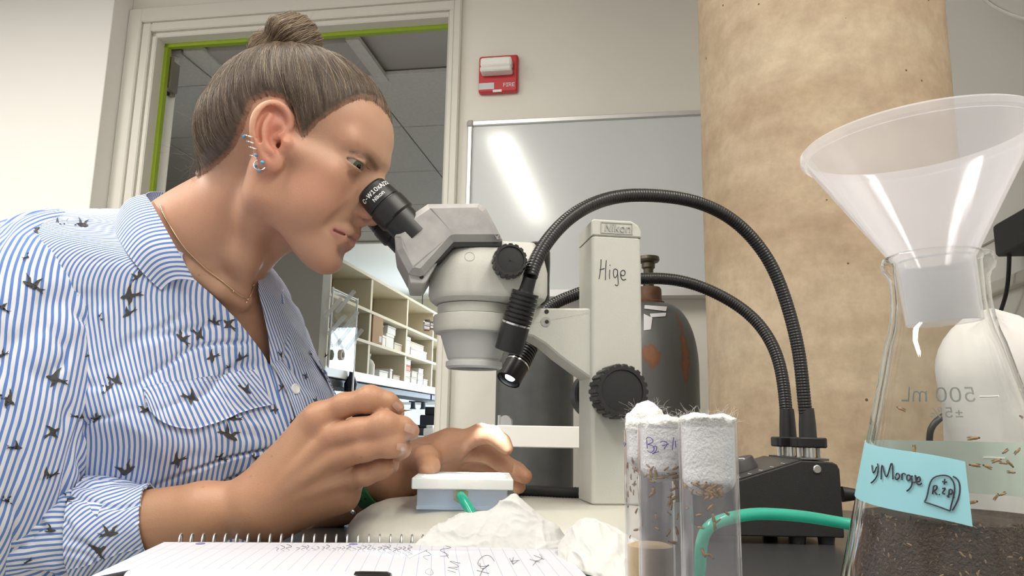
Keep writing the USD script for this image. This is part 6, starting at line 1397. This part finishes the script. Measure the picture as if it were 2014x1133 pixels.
def gnormal(G):
    a = np.gradient(G, axis=0); b = np.gradient(G, axis=1); n = np.cross(b, a); n /= np.linalg.norm(n, axis=-1, keepdims=True) + 1e-12; return n
Nn = gnormal(G)
if (Nn[NS // 2, NT // 3] @ (G[NS // 2, NT // 3] - cC(.5))) < 0: Nn = -Nn
# folds: long soft ridges from shoulder and armpit, finer creases near the waist
uu = TH * .135; vv = SG * .50
wx = meshkit.fbm(np.stack([uu * 9, vv * 9, uu * 0], -1), 3, 41) - .5; wy = meshkit.fbm(np.stack([uu * 9, vv * 9, uu * 0 + 5], -1), 3, 43) - .5
fold = meshkit.fbm(np.stack([uu * 26 + vv * 12 + wx * 2.2, vv * 6 + wy * 1.5, uu * 0], -1), 3, 47) - .5
fold2 = np.abs(meshkit.noise(np.stack([uu * 20 - vv * 26 + wx * 3, vv * 9 + uu * 5, uu * 0], -1), 53) - .5)
amp = np.clip((SG - .06) / .2, 0, 1)
dsp = amp * (.0095 * fold - .0050 * np.exp(-(fold2 / .07) ** 2) * np.clip((meshkit.noise(np.stack([uu * 12, vv * 12, uu * 0], -1), 59) - .35) * 2.5, 0, 1))
edge = np.minimum(k, 1 - k)[None] * (2 * math.pi) ; dsp = dsp * np.clip(edge / .12, 0, 1)
G = G + Nn * (dsp + .0035)[..., None]
UV = np.stack([TH * .150 + .010 * wx + .02 * (SG - .5) * np.sin(TH), vv], -1).reshape(-1, 2)
tm = sheet(G)
shirt = part(person, 'shirt', tm, 'shirt_cloth', True, uv=UV, label='blue and white striped shirt printed with dark birds')
# open edges turned in
def strip(name, line, off_n, w, mat='shirt_cloth', parent=None): pass
def tubegrid(path, rad, n, m, squash=None, seed=0, amp=.004, twist=0.0, fold_k=30.0):
    p = spline(np.array(path), n); r = np.interp(np.linspace(0, 1, n), np.linspace(0, 1, len(rad)), rad); r = gaussian_filter1d(r, n / 30, mode='nearest'); t, a, b = frames(p); g = np.linspace(0, 2 * math.pi, m) + twist
    e = np.cos(g)[None, :, None] * a[:, None] + np.sin(g)[None, :, None] * b[:, None]; L = np.r_[0, np.cumsum(np.linalg.norm(np.diff(p, axis=0), axis=1))]
    s = np.broadcast_to(L[:, None], (n, m)); cg, sg = np.cos(g)[None] + 0 * s, np.sin(g)[None] + 0 * s
    w = meshkit.fbm(np.stack([cg * 1.2, sg * 1.2, s * 12], -1), 3, seed) - .5
    f1 = meshkit.fbm(np.stack([cg * 1.3 + w, sg * 1.3, s * fold_k + w * 3], -1), 3, seed + 1) - .5; f2 = np.abs(meshkit.noise(np.stack([cg * 2 + s * 14, sg * 2 - s * 9, s * fold_k * .8 + w * 4], -1), seed + 2) - .5)
    d = amp * (2.2 * f1 - 1.1 * np.exp(-(f2 / .08) ** 2)); G = p[:, None] + e * (r[:, None] + d)[..., None]; return G, np.stack([g[None] * float(np.mean(r)) + .006 * w, s], -1).reshape(-1, 2)
UP = [P(128, 515, .735), P(80, 545, .712), P(58, 620, .692), P(46, 720, .674), P(22, 850, .655), P(-20, 980, .645), P(-62, 1060, .645)]
SG1, SU1 = tubegrid(UP, [.050, .066, .069, .067, .064, .062, .058], 130, 150, seed=61, amp=.0034, fold_k=16)
sl = part(person, 'sleeve', sheet(SG1), 'sleeve_cloth', True, uv=SU1)
LP = [P(-110, 1070, .655), P(-40, 1058, .655), P(40, 1050, .655), P(120, 1043, .658), P(190, 1037, .661), P(235, 1034, .662)]
SG2, SU2 = tubegrid(LP, [.050, .050, .047, .044, .041, .038], 110, 140, seed=71, amp=.0042, fold_k=34)
sl2 = part(person, 'sleeve', sheet(SG2), 'sleeve_cloth', True, uv=SU2)
CP = [P(172, 1042, .661), P(215, 1038, .662), P(262, 1033, .662), P(302, 1027, .663)]
SG3, SU3 = tubegrid(CP, [.047, .0455, .041, .0345, .0335], 60, 140, seed=83, amp=.0026, twist=.6, fold_k=26); SU3[:, 0] += SU3[:, 1] * .9
g3 = np.concatenate([SG3, SG3[-1:] * .55 + SG3[-1].mean(0) * .45], 0)
cu = part(sl2, 'cuff', sheet(SG3, .0016), 'sleeve_cloth', True, uv=np.vstack([SU3, SU3]), label='rolled up striped cuff')
ls, lu = tubegrid([P(480, 660, .95), P(515, 740, .955), P(530, 850, .94), P(535, 960, .90), P(570, 1030, .868)], [.052, .053, .050, .046, .040], 80, 100, seed=91, amp=.003, fold_k=18)
part(person, 'sleeve', sheet(ls), 'sleeve_cloth', True, uv=lu)
# front strips beside the opening, button, pocket flaps with stitching
allv = np.vstack([tm.vertices, sheet(SG1).vertices, sheet(SG2).vertices, sheet(SG3).vertices]); o1, o2, o3 = len(tm.vertices), len(tm.vertices) + SG1.shape[0] * SG1.shape[1], len(tm.vertices) + SG1.shape[0] * SG1.shape[1] + SG2.shape[0] * SG2.shape[1]
def outward(G, ctr):
    m = sheet(G); f = np.array(m.faces); n = meshkit.arrays(m, True)[2]; return f if ((np.array(m.vertices) - ctr) * n).sum(1).mean() > 0 else f[:, ::-1]
ft = outward(G, cC(SG).reshape(-1, 3)); cen = lambda Gx: np.repeat(Gx.mean(1), Gx.shape[1], 0)
fa_ = np.vstack([ft, outward(SG1, cen(SG1)) + o1, outward(SG2, cen(SG2)) + o2, outward(SG3, cen(SG3)) + o3])
TPk = Pick(np.array(tm.vertices), ft); APk = Pick(allv, fa_)
# collar: two leaves and the band behind the neck
def leaf(name, inner, outer, d_in, d_out, n=40, m=16, bulge=.006, label=None):
    if d_out is None: d_out = [float(proj(TPk(x, y, .0025)[0])[2]) for x, y in outer]
    I = spline(np.c_[np.array(inner, float), d_in], n); O = spline(np.c_[np.array(outer, float), d_out], n); G = []
    for a, b in zip(I, O):
        row = []
        for w in np.linspace(0, 1, m): q = a * (1 - w) + b * w; row.append(P(q[0], q[1], q[2]) + bulge * math.sin(w * math.pi) * np.array([-.3, -.6, .75]))
        G.append(row)
    G = np.array(G); L = np.r_[0, np.cumsum(np.linalg.norm(np.diff(G[:, m // 2], axis=0), axis=1))]; uv = np.stack(np.broadcast_arrays(L[:, None], np.linspace(0, .05, m)[None]), -1).reshape(-1, 2)
    return part(shirt, name, sheet(G, .0012), 'shirt_cloth', True, uv=np.vstack([uv, uv]), label=label)
near_leaf = leaf('collar_leaf', [(285, 382), (298, 400), (316, 432), (335, 466), (358, 508), (384, 553)], [(226, 430), (226, 448), (238, 478), (262, 514), (292, 548), (318, 571)], [.750, .732, .714, .704, .702, .707], None)
far_leaf = leaf('collar_leaf', [(516, 512), (530, 528), (546, 548), (560, 566)], [(494, 552), (515, 572), (540, 590), (560, 597)], [.815, .822, .828, .832], [.778, .785, .797, .806], 24, 10, .004)
bandp = [P(300, 402, .745), P(287, 386, .765), P(296, 378, .80), P(330, 380, .845), P(390, 395, .87), P(470, 450, .87), P(525, 520, .855)]
bp = spline(np.array(bandp), 60); dn = np.array([-.25, 0, -1.0]); Gb = np.stack([bp + dn * w * .045 for w in np.linspace(0, 1, 8)], 1)
L = np.r_[0, np.cumsum(np.linalg.norm(np.diff(bp, axis=0), axis=1))]
part(shirt, 'collar_band', sheet(Gb, .0012), 'shirt_cloth', True, uv=np.tile(np.stack(np.broadcast_arrays(L[:, None], np.linspace(0, .03, 8)[None]), -1).reshape(-1, 2), (2, 1)))
def drape(top, bot, n, m, off, pk=None, taper=True):
    t_, b_ = spline(np.c_[np.array(top, float), np.zeros(len(top))], n)[:, :2], spline(np.c_[np.array(bot, float), np.zeros(len(bot))], n)[:, :2]
    return np.array([[(pk or TPk)(*(t_[i] * (1 - w) + b_[i] * w), off * (.35 + .65 * w if taper else 1))[0] for w in np.linspace(0, 1, m)] for i in range(n)])
def panel(name, G, label=None, skew=0.0):
    n, m = G.shape[:2]; L = np.r_[0, np.cumsum(np.linalg.norm(np.diff(G[:, 0], axis=0), axis=1))]; uv = np.stack(np.broadcast_arrays(L[:, None] + skew * np.linspace(0, 1, m)[None], np.linspace(0, .05, m)[None]), -1).reshape(-1, 2)
    return part(shirt, name, sheet(G, .0012), 'shirt_cloth', True, uv=np.tile(uv, (2, 1)), label=label)
fl1 = drape([(281, 764), (330, 752), (400, 742), (460, 733), (500, 728)], [(288, 800), (318, 832), (378, 842), (460, 818), (534, 797)], 50, 18, .0042)
fp = panel('pocket_flap', fl1, 'chest pocket flap with white edge stitching', -.012)
def stitch(parent, pts, pk, off=.0009):
    q = [pk(x, y, off)[0] for x, y in spline(np.c_[np.array(pts, float), np.zeros(len(pts))], 90)[:, :2]]; part(parent, 'stitching', join(*[tube(q[i:i + 3], .00022, 5) for i in range(0, 88, 4)]), 'stitching', True)
FPk = Pick(np.vstack([fl1.reshape(-1, 3)]), outward(fl1, cC(np.full(fl1.shape[0] * fl1.shape[1], .6))))
stitch(fp, [(285, 772), (330, 760), (400, 750), (460, 741), (502, 736)], FPk)
fl2 = drape([(607, 690), (620, 704), (634, 722)], [(622, 722), (640, 750), (656, 782)], 20, 10, .004)
panel('pocket_flap', fl2, 'far chest pocket flap, seen at a slant')
pl = drape([(531, 716), (552, 752), (572, 800), (590, 860), (600, 930)], [(549, 708), (574, 748), (596, 800), (612, 860), (620, 930)], 50, 8, .0022, taper=False)
n_, m_ = pl.shape[:2]; part(shirt, 'placket', sheet(pl, .0012), 'shirt_cloth', True, uv=np.tile(np.stack(np.broadcast_arrays(np.linspace(0, .024, m_)[None], np.linspace(0, .2, n_)[:, None]), -1).reshape(-1, 2), (2, 1)))
for bx, by in ((576, 767), (541, 729)):
    o, nn = TPk(bx, by, .0030)
    if by > 750: part(shirt, 'button', lathe([(0, 0), (.0046, 0), (.0055, .0006), (.0054, .0018), (.0042, .0021), (.0038, .0015), (0, .0014)], 24, o, nn), 'shirt_button')
# armhole seam
sm = [(98, 452), (118, 470), (140, 500), (162, 545), (182, 590), (196, 640), (204, 690)]
# birds printed on the cloth
B1 = [(1.05, -.02), (.86, .13), (.62, .13), (.42, .20), (.30, .60), (-.10, 1.05), (-.04, .62), (-.10, .16), (-.50, .03), (-.85, .12), (-1.25, .34), (-.92, .0), (-1.20, -.20), (-.55, -.13), (-.10, -.22), (.35, -.24), (.78, -.14)]
B2 = [(1.05, .02), (.84, .16), (.58, .16), (.66, .55), (1.0, .95), (.42, .66), (.22, .20), (-.02, .22), (-.20, .62), (-.72, 1.10), (-.50, .62), (-.42, .10), (-.72, .02), (-1.28, .14), (-.92, -.08), (-1.18, -.34), (-.55, -.16), (-.05, -.24), (.45, -.20), (.82, -.10)]
B3 = [(1.0, .06), (.78, .20), (.50, .16), (.30, .34), (-.05, .85), (-.45, 1.15), (-.22, .60), (-.18, .10), (-.60, -.02), (-1.20, .02), (-.95, -.14), (-1.30, -.42), (-.60, -.24), (-.20, -.24), (.0, -.62), (.42, -.92), (.30, -.50), (.42, -.18), (.80, -.10)]
BIRDS = [(56, 505, 12), (64, 563, 22), (141, 598, 20), (118, 445, 18), (161, 443, 14), (69, 453, 12), (297, 522, 14), (270, 545, 13), (256, 581, 22), (254, 616, 16), (191, 625, 12), (109, 745, 22), (226, 748, 17), (358, 667, 16), (390, 658, 15), (7, 607, 14), (5, 699, 13),
    (417, 702, 14), (474, 704, 14), (448, 722, 6), (375, 782, 18), (481, 766, 15), (421, 634, 13), (450, 638, 15), (551, 698, 10), (554, 762, 11), (540, 806, 12), (461, 824, 14), (448, 856, 21), (620, 788, 8), (573, 828, 8), (289, 806, 16), (15, 786, 20), (153, 819, 14), (188, 826, 16), (102, 850, 17), (95, 936, 20), (214, 763, 14),
    (349, 905, 17), (434, 901, 13), (248, 928, 22), (135, 984, 15), (95, 1043, 17), (215, 1050, 20), (190, 1086, 24), (50, 1105, 14), (11, 984, 14), (600, 740, 8), (640, 700, 7), (500, 900, 9), (590, 900, 7), (30, 880, 16), (320, 985, 12), (180, 700, 12)]
brr = np.random.default_rng(77)
for i, (px, py, sz) in enumerate(BIRDS):
    base = (B1, B2, B3)[i % 3]; pol = Polygon(base).buffer(.015); m = trimesh.creation.triangulate_polygon(pol, engine='earcut'); v = np.c_[np.array(m[0]), np.zeros(len(m[0]))]; v, f = trimesh.remesh.subdivide_to_size(v, np.array(m[1]), .28)
    a = brr.uniform(-.7, .7); fx_ = -1 if brr.random() < .45 else 1; sq = .62 if px > 530 else .92
    X = v[:, 0] * fx_ * sz * .98; Y = v[:, 1] * sz * .90; qx = px + (X * math.cos(a) - Y * math.sin(a)) * sq; qy = py - (X * math.sin(a) + Y * math.cos(a))
    onflap = 300 < px < 500 and 755 < py < 800
    pts = np.array([(FPk if onflap else APk)(x, y, .0009, 6)[0] for x, y in zip(qx, qy)])
    part(fp if onflap else shirt, 'bird_print', (pts, f), 'bird_print', True) if not onflap else part(fp, 'bird_print', (pts, f), 'bird_print', True)
# watch strap and bracelet on the far wrist, fine probe in the raised hand
look('strap_green', (0.012, 0.10, 0.035), 0.5)
wc, wd = P(742, 950, .815), P(782, 930, .80) - P(742, 950, .815); wd /= np.linalg.norm(wd)
t = thing('wrist_strap', 'dark green perforated wrist strap on the far arm', 'strap', wc)
part(t, 'band', lathe([(.0285, -.010), (.0305, -.010), (.0305, .010), (.0285, .010), (.0285, -.010)], 60, wc, wd), 'strap_green')
u_ = np.cross(wd, [0, 0, 1.0]); u_ /= np.linalg.norm(u_); w_ = np.cross(wd, u_)
part(t, 'strap_hole', join(*[rod(wc + wd * dz + (math.cos(a) * u_ + math.sin(a) * w_) * .0302, wc + wd * dz + (math.cos(a) * u_ + math.sin(a) * w_) * .0310, .0012, 8) for a in np.linspace(0, 6.1, 22) for dz in (-.003, .004)]), 'matte_black')
wc2 = P(716, 965, .825); t = thing('bracelet', 'silver bead bracelet beside the green wrist strap', 'bracelet', wc2)
for a in np.linspace(0, 2 * math.pi, 25)[:-1]: s = trimesh.creation.icosphere(1, .0034); s.apply_translation(wc2 + .0305 * (math.cos(a) * u_ + math.sin(a) * w_)); part(t, 'bead', s, 'silver', True)
pa, pb_ = P(694, 817, .668), P(801, 807, .650)
t = thing('probe', 'thin dark probe held between thumb and finger', 'probe', pa)
part(t, 'shaft', rod(pa, pa + (pb_ - pa) * .86, .0016, 10), 'dark_plastic'); part(t, 'needle', lathe([(.0012, 0), (.0003, .012), (0, .0122)], 8, pa + (pb_ - pa) * .86, pb_ - pa), 'satin_steel')
